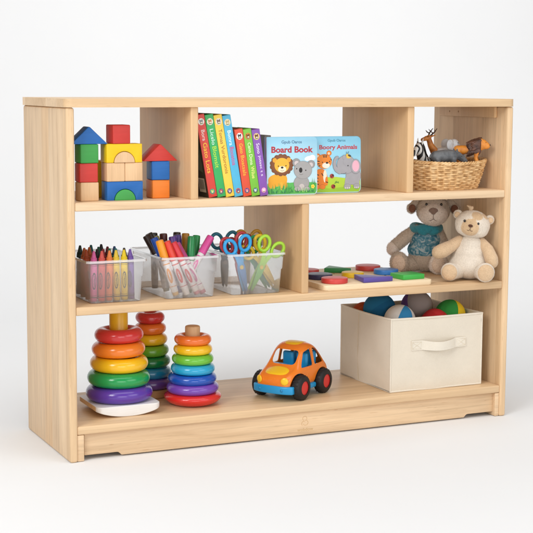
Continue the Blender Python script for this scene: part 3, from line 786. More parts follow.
back = [(.0800, .098, 'b8532e', 'brick orange crayon behind the pink one at the left of the bin'), (.0975, .099, '2c2a2c', 'black crayon behind the gap between pink and salmon red'), (.1150, .097, '9c2f36', 'dark red crayon just behind the salmon red one'), (.1325, .099, '2f8a5a', 'mid green crayon behind the golden yellow one'), (.1505, .098, '2a7f86', 'teal crayon behind the two yellow ones'), (.1710, .099, '5a5350', 'grey brown crayon behind the purple one'),
        (.0810, .140, 'c46a3a', 'copper orange crayon in the third row near the left panel'), (.0990, .142, 'c8662e', 'rust orange crayon in the third row of the bin'), (.1200, .141, '27634f', 'deep green crayon in the third row of the bin'), (.1405, .142, '7a2430', 'maroon crayon in the third row behind the golden yellow one'), (.1610, .141, '35588c', 'slate blue crayon in the third row of the bin'),
        (.0860, .190, '243c34', 'blackish green crayon at the back left of the bin'), (.1160, .192, '1f5f60', 'dark teal crayon at the back of the bin'), (.1450, .190, '33343c', 'dark slate crayon at the back right of the bin')]
for x, y, hc, lb in back:
    t = thing('crayon', lb, 'crayon', (x, y, FZ), (R(rnd.uniform(-2, 2)), R(rnd.uniform(-3, 3)), R(rnd.uniform(0, 360))), CG)
    crayon_parts(t, '#'+hc)

# markers
MG = 'markers standing in the clear bin'
def marker(Bp, Tp, hexc, label, spin=0.0, bodyhex='#f1efee', plughex=None):
    Bv, Tv = Vector(Bp), Vector(Tp); d = (Tv-Bv).normalized(); yv = Vector((.42, .9, -.1)); yv = (yv-d*yv.dot(d)).normalized(); xv = yv.cross(d)
    q = Matrix((xv, yv, d)).transposed().to_euler()
    t = thing('marker', label, 'marker', Bv, q, MG)
    m = plastic(hexc, .3); body = plastic(bodyhex, .4); r = .0086
    mb = MB(); mb.add(lathe([(r-.0005, .0085), (r, .0095), (r, .0880), (r-.0012, .0900), (r-.0012, .092)], 24), body)
    pale = paper(hexc, .45)
    Ms = RZ(spin)
    def wrap(b, rad):
        for v in b.verts:
            zz, xx = -v.co.x, v.co.z; v.co = Vector((rad*math.sin(xx/rad), -rad*math.cos(xx/rad), .050+zz))
        b.transform(Ms); return b
    for (u0, u1) in ((-.030, -.0275), (.026, .0275)):
        bb = bmesh.new(); n = 14
        g = [[bb.verts.new((u, 0, -.016+.032*k/n)) for k in range(n+1)] for u in (u0, u1)]
        for k in range(n): bb.faces.new((g[0][k], g[0][k+1], g[1][k+1], g[1][k]))
        mb.add(wrap(bb, r+.0002), pale)
    bb = bmesh.new(); g = []
    for k in range(29):
        a = 2*math.pi*k/28; g.append([bb.verts.new((.0185*qq*math.cos(a), 0, .0056*qq*math.sin(a))) for qq in (1, .72, .25)])
    for k in range(28):
        for s in (0, 1): bb.faces.new((g[k][s], g[k+1][s], g[k+1][s+1], g[k][s+1]))
    mb.add(wrap(bb, r+.0002), pale)
    mb.add(wrap(text_bm('marker', .022, .0045, .012), r+.0005), body)
    mb.build('barrel', t, 60)
    mb = MB(); mb.add(lathe([(0, 0), (r-.0022, 0), (r-.0012, .001), (r-.0008, .009)], 24), plastic(plughex or hexc, .35)); mb.build('end_plug', t)
    mb = MB(); mb.add(lathe([(r+.0006, .0880), (r+.0014, .0888), (r+.0010, .1340), (r+.0002, .1372), (r-.0022, .1380), (0, .1378)], 24), m); mb.build('cap', t)
    return t
mk = [((.2815, .050, FZ+.0045), (.2460, .066, .500), '#f09a22', 'orange capped marker leaning left at the front of the bin',  0, '#e8c078'),
      ((.3100, .050, FZ+.0045), (.2645, .070, .500), '#e0402e', 'red capped marker just right of the orange one',  0, '#f4f2f0'),
      ((.3380, .052, FZ+.0045), (.2830, .076, .496), '#d83440', 'crimson capped marker leaning across the middle of the front',  0, '#d8879a'),
      ((.3550, .056, FZ+.0045), (.3080, .100, .478), '#c8508e', 'rose capped marker with its barrel at the right front corner',  0, '#d07a94'),
      ((.2970, .105, .3870), (.2365, .140, .5110), '#33231f', 'dark brown marker leaning out at the left corner of the bin', 0, None),
      ((.3010, .118, .3870), (.2485, .147, .5095), '#2a2829', 'black marker beside the dark brown one at the left', 0, None),
      ((.2980, .084, .3780), (.2480, .108, .5010), '#2452b0', 'royal blue marker behind the orange one', 0, None),
      ((.2880, .130, FZ+.003), (.2670, .150, .497), '#8f8a2c', 'olive marker peeking out behind the orange cap', 0, None),
      ((.2800, .190, FZ+.003), (.2790, .195, .511), '#1c1b1d', 'black marker standing straight at the back of the bin', 0, None),
      ((.3000, .170, FZ+.003), (.2950, .170, .506), '#5c2222', 'dark maroon marker behind the purple ones', 0, None),
      ((.3100, .095, FZ+.003), (.2990, .118, .502), '#5f3c92', 'violet marker with a pale top behind the red caps', 0, None),
      ((.3200, .120, FZ+.003), (.3200, .140, .509), '#4a2f86', 'deep purple marker standing upright right of the violet one', 0, None),
      ((.3330, .185, FZ+.003), (.3390, .190, .514), '#3a2a26', 'umber marker at the back between the purple and the green ones', 0, None),
      ((.3420, .150, FZ+.003), (.3520, .165, .510), '#c58a2a', 'gold capped marker behind the first green one', 0, None),
      ((.3280, .085, FZ+.003), (.3440, .105, .502), '#1d8a4a', 'green capped marker left of the other green one', 0, None),
      ((.3460, .110, FZ+.003), (.3690, .135, .504), '#22964f', 'second green marker leaning right behind the pink one', 0, None),
      ((.3180, .088, .3890), (.3935, .106, .4985), '#e65aa8', 'bright pink marker leaning far out to the right', 0, None)]
for Bp, Tp, hc, lb, sp, pl in mk: marker(Bp, Tp, hc, lb, sp, '#f1efee', pl)

# scissors
SG = "children's scissors standing in the clear bin"
def scissors(loc, lean, hexc, bladehex, label, pivothex='#f2c83a', rx=R(5), open_=R(3)):
    t = thing('scissors', label, 'scissors', loc, (rx, lean, 0), SG)
    hm = plastic(hexc, .3); bmats = plastic(bladehex, .35)
    for s in (-1, 1):
        mb = MB(); yo = s*.0014
        cx, cz, a = s*.0205, .0560, R(-16)*s; pts = []
        for k in range(32):
            q = 2*math.pi*k/32; ex, ez = .0142*math.cos(q), .0188*math.sin(q)
            pts.append((cx+ex*math.cos(a)-ez*math.sin(a), yo, cz+ex*math.sin(a)+ez*math.cos(a)))
        mb.add(tube(pts, .0043, 12, True), hm)
        arm = [(s*.0165, .0395), (s*.0075, .0420), (-s*.0020, .020), (-s*.0085, .006), (-s*.0080, -.010), (s*.0065, -.010), (s*.0085, .006), (s*.0110, .022)]
        mb.add(prism(arm if s < 0 else arm, yo-.0013, yo+.0013, .0008), hm)
        mb.build('handle', t, 60)
        poly = [(-.0092, .004), (-.0090, -.012), (-.0066, -.036), (-.0028, -.0600), (.0004, -.0640), (.0026, -.0600), (.0052, -.036), (.0078, -.012), (.0090, .004)]
        mb = MB(); mb.add(prism([(x*s, zz) for x, zz in poly], -.0011, .0011, .0006), bmats if s < 0 else plastic(hexc, .35, .5, .9), RY(s*open_) @ T(0, yo*1.9, 0)); mb.build('blade', t, 40)
    mb = MB(); mb.add(lathe([(0, -.0052), (.0042, -.0052), (.0052, -.0042), (.0052, .0042), (.0042, .0052), (0, .0052)], 24), plastic(pivothex, .35), RX(R(90))); mb.build('pivot', t)
    return t
scissors((.5066, .0540, .4266), R(26), '#a6d63c', '#7cc65a', 'lime green scissors at the front right leaning to the right')
scissors((.4544, .0565, .4290), R(-12), '#2f9fdc', '#4a86c8', 'bright blue scissors at the front left of the bin')
scissors((.4540, .0700, .4340), R(-15), '#b8333c', '#d85a6a', 'red scissors partly hidden behind the blue pair', '#d8d8d8')
scissors((.5170, .0960, .4210), R(-30), '#2fa66a', '#2f9c94', 'green scissors with a teal blade behind the lime pair', '#2f9c94')
scissors((.5230, .0760, .4260), R(-31), '#e8c22c', '#edc55a', 'yellow scissors crossing behind the green pair', '#c84a3a')
scissors((.4480, .1450, .4310), R(-3), '#1f6e86', '#8a9aa2', 'dark teal scissors at the back left of the bin', '#c8c8c8')
scissors((.5110, .1500, .4330), R(2), '#c8962c', '#b9a26a', 'gold handled scissors at the back right of the bin', '#a8842a')
scissors((.4780, .1100, .4240), R(-8), '#8c2430', '#3f6ab0', 'dark red scissors in the middle of the bin', '#4a8a3a')

# ------------------------------------------------------------------ wooden shape puzzle
def puzzle():
    base = wood('#eed9b6', 0, None, .09, 1.1, .5)
    b = bmesh.new(); x0, x1, y0, y1, r = .6645, .9765, .0175, .318, .010; pl = []
    for cx, cy, a in ((x1-r, y1-r, 0), (x0+r, y1-r, 90), (x0+r, y0+r, 180), (x1-r, y0+r, 270)):
        for i in range(7): q = R(a+15*i); pl.append((cx+r*math.cos(q)-.82, cy+r*math.sin(q)-.168))
    lo = [b.verts.new((x, y, 0)) for x, y in pl]; hi = [b.verts.new((x, y, .013)) for x, y in pl]; n = len(pl)
    b.faces.new(lo[::-1]); b.faces.new(hi)
    for i in range(n): b.faces.new((lo[i], lo[(i+1) % n], hi[(i+1) % n], hi[i]))
    bmesh.ops.bevel(b, geom=[e for e in b.edges if abs(e.verts[0].co.z-e.verts[1].co.z) < 1e-6], offset=.0014, segments=2, affect='EDGES', profile=.5)
    mb = MB(); mb.add(b, base)
    for x, y in ((.690, .085), (.775, .115), (.79, .21), (.865, .20), (.90, .13), (.76, .28)):
        mb.add(lathe([(0, .01325), (.0032, .0132)], 12), paper('#3a2c24', .8), T(x-.82, y-.168, 0))
    o = mb.build('puzzle_board', None, 40); tag(o, 'pale wooden shape puzzle board with coloured shapes lying on it', 'puzzle board', None, (.82, .168, Z3+.0003))
    PZ = Z3+.0003+.0134
    def disc(r, h=.0125): return lathe([(0, 0), (r-.001, 0), (r, .001), (r, h-.0016), (r-.0005, h-.0005), (r-.0016, h), (0, h)], 40)
    def flatprism(poly, h=.0125):
        b = prism(poly, -h, 0, .0012); b.transform(RX(R(-90))); return b
    def piece(name, b, hexc, x, y, rz, lb):
        mb = MB(); mb.add(b, painted_wood(hexc, .38)); o = mb.build(name, None, 35)
        b0 = min(v.co.z for v in o.data.vertices)
        for v in o.data.vertices: v.co.z -= b0
        tag(o, lb, 'puzzle piece', 'puzzle pieces on the wooden board', (x, y, PZ), (0, 0, rz))
    piece('round_piece', disc(.0335), '#d2463f', .7145, .0620, 0, 'red disc nearest the front edge of the puzzle board')
    piece('round_piece', disc(.0335), '#343357', .7130, .1430, 0, 'navy disc beside the middle divider on the puzzle board')
    piece('round_piece', disc(.030), '#c8403a', .7250, .2350, 0, 'red disc at the back left half hidden by the middle divider')
    tri = lambda s: [(-s, -s*.62), (s, -s*.62), (-s*.55, s*1.0)]
    piece('triangle_piece', flatprism(tri(.036)), '#2f8f4c', .8160, .2420, R(-24), 'green triangle at the back of the puzzle board')
    piece('round_piece', disc(.0290), '#f0c51f', .8085, .1400, 0, 'yellow disc in the middle of the puzzle board')
    piece('round_piece', disc(.0335), '#d04640', .9130, .2480, 0, 'red disc at the back right of the puzzle board')
    piece('round_piece', disc(.0325), '#2f78c4', .9180, .1580, 0, 'blue disc behind the green square')
    piece('triangle_piece', flatprism([(-.046, -.030), (.040, -.030), (-.030, .046)]), '#5a4a9c', .8230, .0560, R(2), 'purple triangle near the front edge of the puzzle board')
    piece('square_piece', flatprism([(-.033, -.030), (.033, -.030), (.033, .030), (-.033, .030)]), '#3fb04a', .9280, .0640, R(4), 'green square at the front right corner of the puzzle board')
puzzle()

# ------------------------------------------------------------------ plush toys
def pile(o, length, density, lay=.6, seed=1):
    """short fabric pile standing on a part, as many thin blades inside its own mesh"""
    rg = random.Random(seed); me = o.data; b = bmesh.new(); b.from_mesh(me)
    src = [(f.calc_area(), [v.co.copy() for v in f.verts], f.normal.copy(), f.material_index) for f in b.faces]
    for ar, vs, nrm, mi in src:
        k = ar*density; k = int(k)+(1 if rg.random() < k-int(k) else 0)
        for _ in range(k):
            u, v = rg.random(), rg.random()
            p = vs[0].lerp(vs[1], u) if len(vs) < 4 else (vs[0].lerp(vs[1], u)).lerp(vs[3].lerp(vs[2], u), v)
            if len(vs) == 3: p = p.lerp(vs[2], v*.8)
            d = (nrm+Vector((rg.gauss(0, lay), rg.gauss(0, lay), rg.gauss(0, lay)-.25))).normalized()
            if d.dot(nrm) < .15: d = (d+nrm*.6).normalized()
            w = d.cross(Vector((rg.gauss(0, 1), rg.gauss(0, 1), rg.gauss(0, 1)))).normalized()*length*.10
            L_ = length*rg.uniform(.5, 1.1)
            f = b.faces.new([b.verts.new(p-nrm*.0003-w), b.verts.new(p-nrm*.0003+w), b.verts.new(p+d*L_)]); f.material_index = mi; f.smooth = True
    b.to_mesh(me); b.free()
def pile_tree(root, names, length, density, lay):
    def walk(o):
        for c in o.children:
            if c.type == 'MESH' and c.name.split('.')[0] in names: pile(c, length, density, lay, len(c.data.vertices))
            walk(c)
    walk(root)
def eye_mat(): return plastic('#17120f', .12, .6)
def plush_bear():
    t = thing('plush_bear', 'cream plush bear with beige paws and muzzle sitting in front', 'plush toy', (1.1165, .064, Z3+.0006), (0, 0, R(-31)), 'plush toys sitting on the middle shelf')
    cream = plush('#e4d8c8', '#d6c7b4'); beige = plush('#d9bb98', '#c2a17c')
    mb = MB(); mb.add(blob([ball((0, .004, .040), (.055, .046, .040)), ball((0, .004, .068), (.044, .038, .036)), ball((.002, .002, .092), (.034, .031, .026))], .003, 12), cream); mb.build('body', t, 180)
    hx, hz = .006, .146
    hp = [(hx-.008, -.045, hz-.008, .0265, '#d6b791'), (hx+.008, -.028, hz+.030, .0165, '#d6b791'), (hx+.030, -.012, hz+.030, .012, '#d6b791'), (hx-.001, -.042, hz+.014, .010, '#d6b791')]
    mb = MB(); mb.add(blob([ball((hx, 0, hz), (.0465, .040, .0375)), ball((hx-.004, -.022, hz-.010), (.026, .022, .0195)), ball((hx-.018, -.006, hz-.010), (.026, .028, .022)), ball((hx+.018, -.006, hz-.010), (.026, .028, .022))], .0028, 8), plush('#e4d8c8', '#d6c7b4', hp)); h = mb.build('head', t, 180); Mr = T(hx, 0, hz) @ RY(R(9)) @ T(-hx, 0, -hz); h.matrix_local = Mr
    for s in (-1, 1):
        mb = MB(); mb.add(ball((hx+s*.0420, .004, hz+.019), (.0125, .0075, .0125), 20, 14), cream); mb.add(ball((hx+s*.0435, -.0035, hz+.0185), (.0078, .0025, .0078), 16, 10), beige); mb.build('ear', h)
    mb = MB()
    for k in range(9):
        a = R(40*k); mb.add(tube([(hx-.012, -.002, hz+.034), (hx-.012+.004*math.cos(a), -.004+.004*math.sin(a), hz+.043), (hx-.016+.008*math.cos(a), -.006+.007*math.sin(a), hz+.047)], [.0035, .003, .001], 8), beige)
    mb.build('tuft', h)
    for dx, dz in ((-.0235, .0085), (.0125, .007)):
        mb = MB(); mb.add(ball((hx+dx, -.0385+abs(dx+.005)*.12, hz+dz), (.0033, .0022, .0036), 14, 10), eye_mat()); mb.build('eye', h)
    mb = MB(); mb.add(ball((hx-.0065, -.0440, hz-.0010), (.0062, .0032, .0040), 16, 10), plush('#5a3a2a')); mb.build('nose', h)
    th = paper('#5a4030', .7); mb = MB()
    mb.add(tube([(hx-.0065, -.0455, hz-.004), (hx-.0065, -.0455, hz-.011), (hx-.010, -.0448, hz-.0145), (hx-.014, -.0435, hz-.013)], .0006, 6), th); mb.add(tube([(hx-.0065, -.0455, hz-.011), (hx-.003, -.0448, hz-.0145), (hx+.001, -.0435, hz-.0135)], .0006, 6), th); mb.build('mouth', h)
    mb = MB(); mb.add(blob(limb(((-.028, -.002, .102), .014), ((-.050, -.014, .088), .0165), ((-.072, -.026, .077), .0195), ((-.082, -.028, .073), .0180)), .0025, 6), beige); mb.build('arm', t, 180)
    mb = MB(); mb.add(blob(limb(((.030, 0, .098), .014), ((.047, -.016, .080), .0160), ((.056, -.028, .058), .0180), ((.058, -.030, .050), .0165)), .0025, 6), beige); mb.build('arm', t, 180)
    for s, fx, ft in ((-1, -.0520, .0255), (1, .0400, .0270)):
        leg = limb(((s*.024, -.010, .024), .020), ((fx*.85, -.036, .024), .0215)) + [ball((fx, -.054, .0255), (ft*.93, .017, ft*.95), 20, 14, RZ(R(s*10)))]
        mb = MB(); mb.add(blob(leg, .0026, 6), cream); l = mb.build('leg', t, 180)
        mb = MB(); mb.add(ball((fx+s*.001, -.0655, .0257), (ft*.80, .0075, ft*.82), 22, 14, RZ(R(s*10))), beige); mb.build('sole', l)
    mb = MB(); mb.add(rbox(0, .0165, -.0004, .0004, 0, .024, .0003, 1), paper('#f3f1ec', .6), T(.049, -.004, .016) @ RZ(R(12)))
    for k in range(4): mb.add(flat([(.003, .005+k*.004), (.0135-(k % 2)*.003, .005+k*.004), (.0135-(k % 2)*.003, .0062+k*.004), (.003, .0062+k*.004)]), paper('#8a8a90'), T(.049, -.0047, .016) @ RZ(R(12)))
    mb.build('sewn_tag', t)
    return t
pile_tree(plush_bear(), ('body', 'head', 'ear', 'tuft', 'arm', 'leg', 'sole'), .0016, 420000, .5)
def plush_dog():
    t = thing('plush_dog', 'grey brown plush dog with a teal scarf and blue shirt sitting behind', 'plush toy', (1.0960, .252, Z3+.0006), (0, 0, R(-29)), 'plush toys sitting on the middle shelf')
    fur = plush('#d6c6b5', '#b5a08d', (), 1.0, .7); pale = plush('#f4e6da', '#dccabb'); pad = plush('#f0d8c2', '#d6bda4')
    mb = MB(); mb.add(blob([ball((0, 0, .040), (.047, .042, .040)), ball((0, 0, .082), (.041, .037, .038))], .003, 10), fur); mb.build('body', t, 180)
    # shirt hugging the belly
    sm, nt, b = newmat('printed_shirt_cloth'); tc = N(nt, 'ShaderNodeTexCoord')
    vo = N(nt, 'ShaderNodeTexNoise', Scale=75.0, Detail=2.0, Distortion=1.0); nt.links.new(tc.outputs['Object'], vo.inputs['Vector'])
    nt.links.new(ramp(nt, vo.outputs[0], [(.40, lin('#3a7d96')), (.52, lin('#6fa0b4')), (.60, lin('#b4c6cc'))]), b.inputs['Base Color'])
    b.inputs['Roughness'].default_value = .9; bump(nt, b, vo.outputs[0], .3, .002)
    mb = MB(); mb.add(blob([ball((0, 0, .060), (.0510, .0460, .033)), ball((0, 0, .088), (.0445, .0405, .030))], .003, 6), sm); mb.build('shirt', t, 180)
    teal = plush('#3d96a8', '#27717f'); mb = MB()
    pts = [(.036*math.cos(2*math.pi*k/30), .033*math.sin(2*math.pi*k/30), .120+.003*math.sin(3*2*math.pi*k/30)) for k in range(30)]
    mb.add(tube(pts, .0105, 12, True), teal); mb.add(blob([ball((.004, -.037, .117), (.011, .008, .010)), ball((-.012, -.034, .112), (.016, .008, .010), 16, 12, RY(R(20))), ball((.020, -.033, .112), (.016, .008, .010), 16, 12, RY(R(-20)))], .0022, 3), teal); mb.build('scarf', t, 60)
    hx, hz = .018, .168
    mb = MB(); mb.add(blob([ball((hx, 0, hz), (.046, .042, .040)), ball((hx, -.012, hz+.012), (.036, .034, .032))], .003, 8), fur); h = mb.build('head', t, 180)
    mb = MB(); mb.add(blob([ball((hx-.001, -.034, hz-.010), (.0390, .031, .0290)), ball((hx, -.040, hz-.002), (.029, .026, .025))], .0028, 8), pale); mz = mb.build('muzzle', h, 180)
    mb = MB(); mb.add(blob([ball((hx-.002, -.0645, hz+.005), (.0130, .0055, .0075)), ball((hx-.002, -.0655, hz+.000), (.0072, .0045, .0065))], .0016, 4), plush('#8d7468', '#6c554b')); mb.build('nose', mz, 180)
    th = paper('#7a6052', .8); mb = MB()
    mb.add(tube([(hx-.002, -.0668, hz-.005), (hx-.002, -.0655, hz-.018), (hx-.010, -.061, hz-.0235), (hx-.020, -.0555, hz-.0200)], .0007, 6), th)
    mb.add(tube([(hx-.002, -.0655, hz-.018), (hx+.006, -.061, hz-.0235), (hx+.016, -.0560, hz-.0205)], .0007, 6), th); mb.build('mouth', mz)
    for s in (-1, 1):
        mb = MB(); mb.add(ball((hx+s*.0200, -.0400, hz+.0195), (.0036, .0026, .0040), 14, 10), eye_mat()); mb.build('eye', h)
        mb = MB(); mb.add(blob([ball((hx+s*.047, .004, hz+.015), (.018, .007, .015), 16, 12, RY(R(s*28))), ball((hx+s*.060, .001, hz+.004), (.013, .0075, .015), 16, 12, RY(R(s*15)))], .0025, 5), fur); e = mb.build('ear', h, 180)
        mb = MB(); mb.add(ball((hx+s*.0575, -.0068, hz+.005), (.0095, .003, .011), 16, 10), plush('#8b5f49', '#70483a')); mb.build('ear_lining', e)
    mb = MB(); mb.add(blob(limb(((-.030, .002, .112), .0165), ((-.058, -.008, .092), .0180), ((-.082, -.018, .072), .0175)), .0026, 6), fur); a = mb.build('arm', t, 180)
    mb = MB(); mb.add(blob([ball((-.0900, -.022, .0635), (.0175, .0165, .0195)), ball((-.096, -.026, .070), (.007, .007, .010))], .0024, 5), pale); mb.build('paw', a, 180)
    mb = MB(); mb.add(blob(limb(((.030, .002, .112), .0165), ((.046, -.008, .080), .0155), ((.052, -.022, .064), .0165)), .0026, 6), fur); mb.build('arm', t, 180)
    for s, fx, fy in ((-1, -.074, -.050), (1, .034, -.062)):
        lg = limb(((s*.024, -.008, .022), .020), ((fx*.85, fy*.7, .022), .021)) + [ball((fx, fy, .0285), (.0255, .0190, .0300), 20, 14, RZ(R(s*14)))]
        mb = MB(); mb.add(blob(lg, .0026, 6), fur if s < 0 else pale); l = mb.build('leg', t, 180)
        mb = MB(); mb.add(ball((fx-.001, fy-.0135, .0285), (.0185, .0075, .0225), 22, 14, RZ(R(s*14))), pad); mb.build('sole', l)
    return t
pile_tree(plush_dog(), ('body', 'head', 'muzzle', 'ear', 'arm', 'paw', 'leg', 'sole', 'ear_lining'), .0042, 420000, .75)

# ------------------------------------------------------------------ ring stackers
def ring_stacker(name, label, loc, rings, post, base, rz=0.0):
    t = thing(name, label, 'stacking toy', loc, (0, 0, rz), 'ring stacking towers')
    base(t)
    for (rad, tr, zc, hexc, nm) in rings:
        mb = MB(); mb.add(torus(rad-tr, tr, 64, 24, .985), plastic(hexc, .22, .5, 1.0, 0, .35), T(rnd.uniform(-.0009, .0009), rnd.uniform(-.0009, .0009), zc) @ RX(R(rnd.uniform(-.9, .9))) @ RY(R(rnd.uniform(-.9, .9)))); mb.build('ring', t, 180, label=nm+' ring')
    pr, ptop, pm = post
    mb = MB(); mb.add(lathe([(0, .004), (pr, .004), (pr, ptop-.004), (pr-.0012, ptop-.0012), (pr-.004, ptop), (0, ptop)], 40), pm); mb.build('post', t)
    return t
zA = Z4+.0003
white = painted_wood('#f1f0ee', .4); natw = wood('#e6c498', 0, None, .09, 1.1, .5)
def rocker(t):
    # flat top, curved underside, rounded corners in plan; white faces with bare wood underside
    w, hh, tip, hy, rc = .0800, .0262, .0110, .0790, .017
    xs = [-w+rc*(1-math.cos(math.pi/2*i/7)) for i in range(8)]
    xs += [-w+rc+(2*w-2*rc)*i/20 for i in range(1, 20)]+[-x for x in xs[::-1]]
    b = bmesh.new(); g = []; e = .0014
    for x in xs:
        d = max(0, abs(x)-(w-rc)); Y = hy-rc+math.sqrt(max(0, rc*rc-d*d)); zb = (hh-tip)*(abs(x)/w)**2.2
        g.append([b.verts.new(v) for v in ((x, -Y+e, zb), (x, -Y, zb+e), (x, -Y, hh-e), (x, -Y+e, hh), (x, Y-e, hh), (x, Y, hh-e), (x, Y, zb+e), (x, Y-e, zb))])
    for A, B in zip(g, g[1:]):
        for i in range(8):
            f = b.faces.new((A[i], A[(i+1) % 8], B[(i+1) % 8], B[i]))
            if i == 7: f.material_index = 1
    for q in (g[0], g[-1][::-1]): f = b.faces.new(q); f.material_index = 1
    bmesh.ops.recalc_face_normals(b, faces=b.faces)
    mb = MB(); mb.addm(b, [white, natw]); mb.build('rocker_base', t, 35)
ring_stacker('ring_stacker', 'ring stacking tower on a white rocker base beside the left panel', (.166, .136, zA),
    [(.0812, .0188, .0262+.0186, '#5a35a2', 'purple'), (.0762, .0182, .0262+.0550, '#119a4c', 'green'), (.0706, .0178, .0262+.0905, '#f6bf12', 'yellow'), (.0650, .0176, .0262+.1255, '#f2801e', 'orange'), (.0595, .0172, .0262+.1600, '#d2312f', 'red')],
    (.0225, .247, plastic('#e6ae1a', .3)), rocker)
def round_base(r, h, mat):
    def f(t):
        mb = MB(); mb.add(lathe([(0, 0), (r-.003, 0), (r, .003), (r, h-.003), (r-.003, h), (0, h)], 48), mat); mb.build('base', t)
    return f
ring_stacker('ring_stacker', 'tall seven ring stacking tower standing in shadow at the back', (.292, .258, zA),
    [(0.056, .0141, 0.0344, '#6a4694', 'purple'), (0.054, .0141, 0.0622, '#1c84ac', 'blue'), (0.05, .0141, 0.0900, '#12803e', 'dark green'), (0.0465, .0141, 0.1178, '#6cae2c', 'lime green'), (0.0432, .0141, 0.1456, '#f0bc1c', 'yellow'), (0.0402, .0141, 0.1734, '#e8742a', 'orange'), (0.0372, .0141, 0.2012, '#cc3030', 'red')],
    (.0105, .209, plastic('#d8a84a', .4)), round_base(.052, .0205, wood('#c99a68', 0, None, .09, 1.0, .5)))
def red_base(t):
    mb = MB(); mb.add(lathe([(0, 0), (.040, 0), (.052, .0015), (.0640, .0075), (.0705, .0150), (.0715, .0195), (.0700, .0240), (.0630, .0285), (.0500, .0300), (0, .0300)], 64), plastic('#da2a26', .22, .5, 1.0, 0, .35)); mb.build('base', t, 60, label='red dished base')
ring_stacker('ring_stacker', 'six ring stacking tower on a red base with a bare wood peg', (.3565, .131, zA),
    [(.0650, .0126, .0300+.0112, '#7446b0', 'purple'), (.0602, .0126, .0300+.0352, '#1450b4', 'blue'), (.0548, .0125, .0300+.0594, '#23a6d2', 'light blue'), (.0518, .0124, .0300+.0836, '#6fc23a', 'lime green'), (.0482, .0122, .0300+.1074, '#f6c31a', 'yellow'), (.0462, .0124, .0300+.1318, '#f0762a', 'orange')],
    (.0187, .1955, wood('#d9b084', 2, None, .09, 1.1, .55)), red_base)

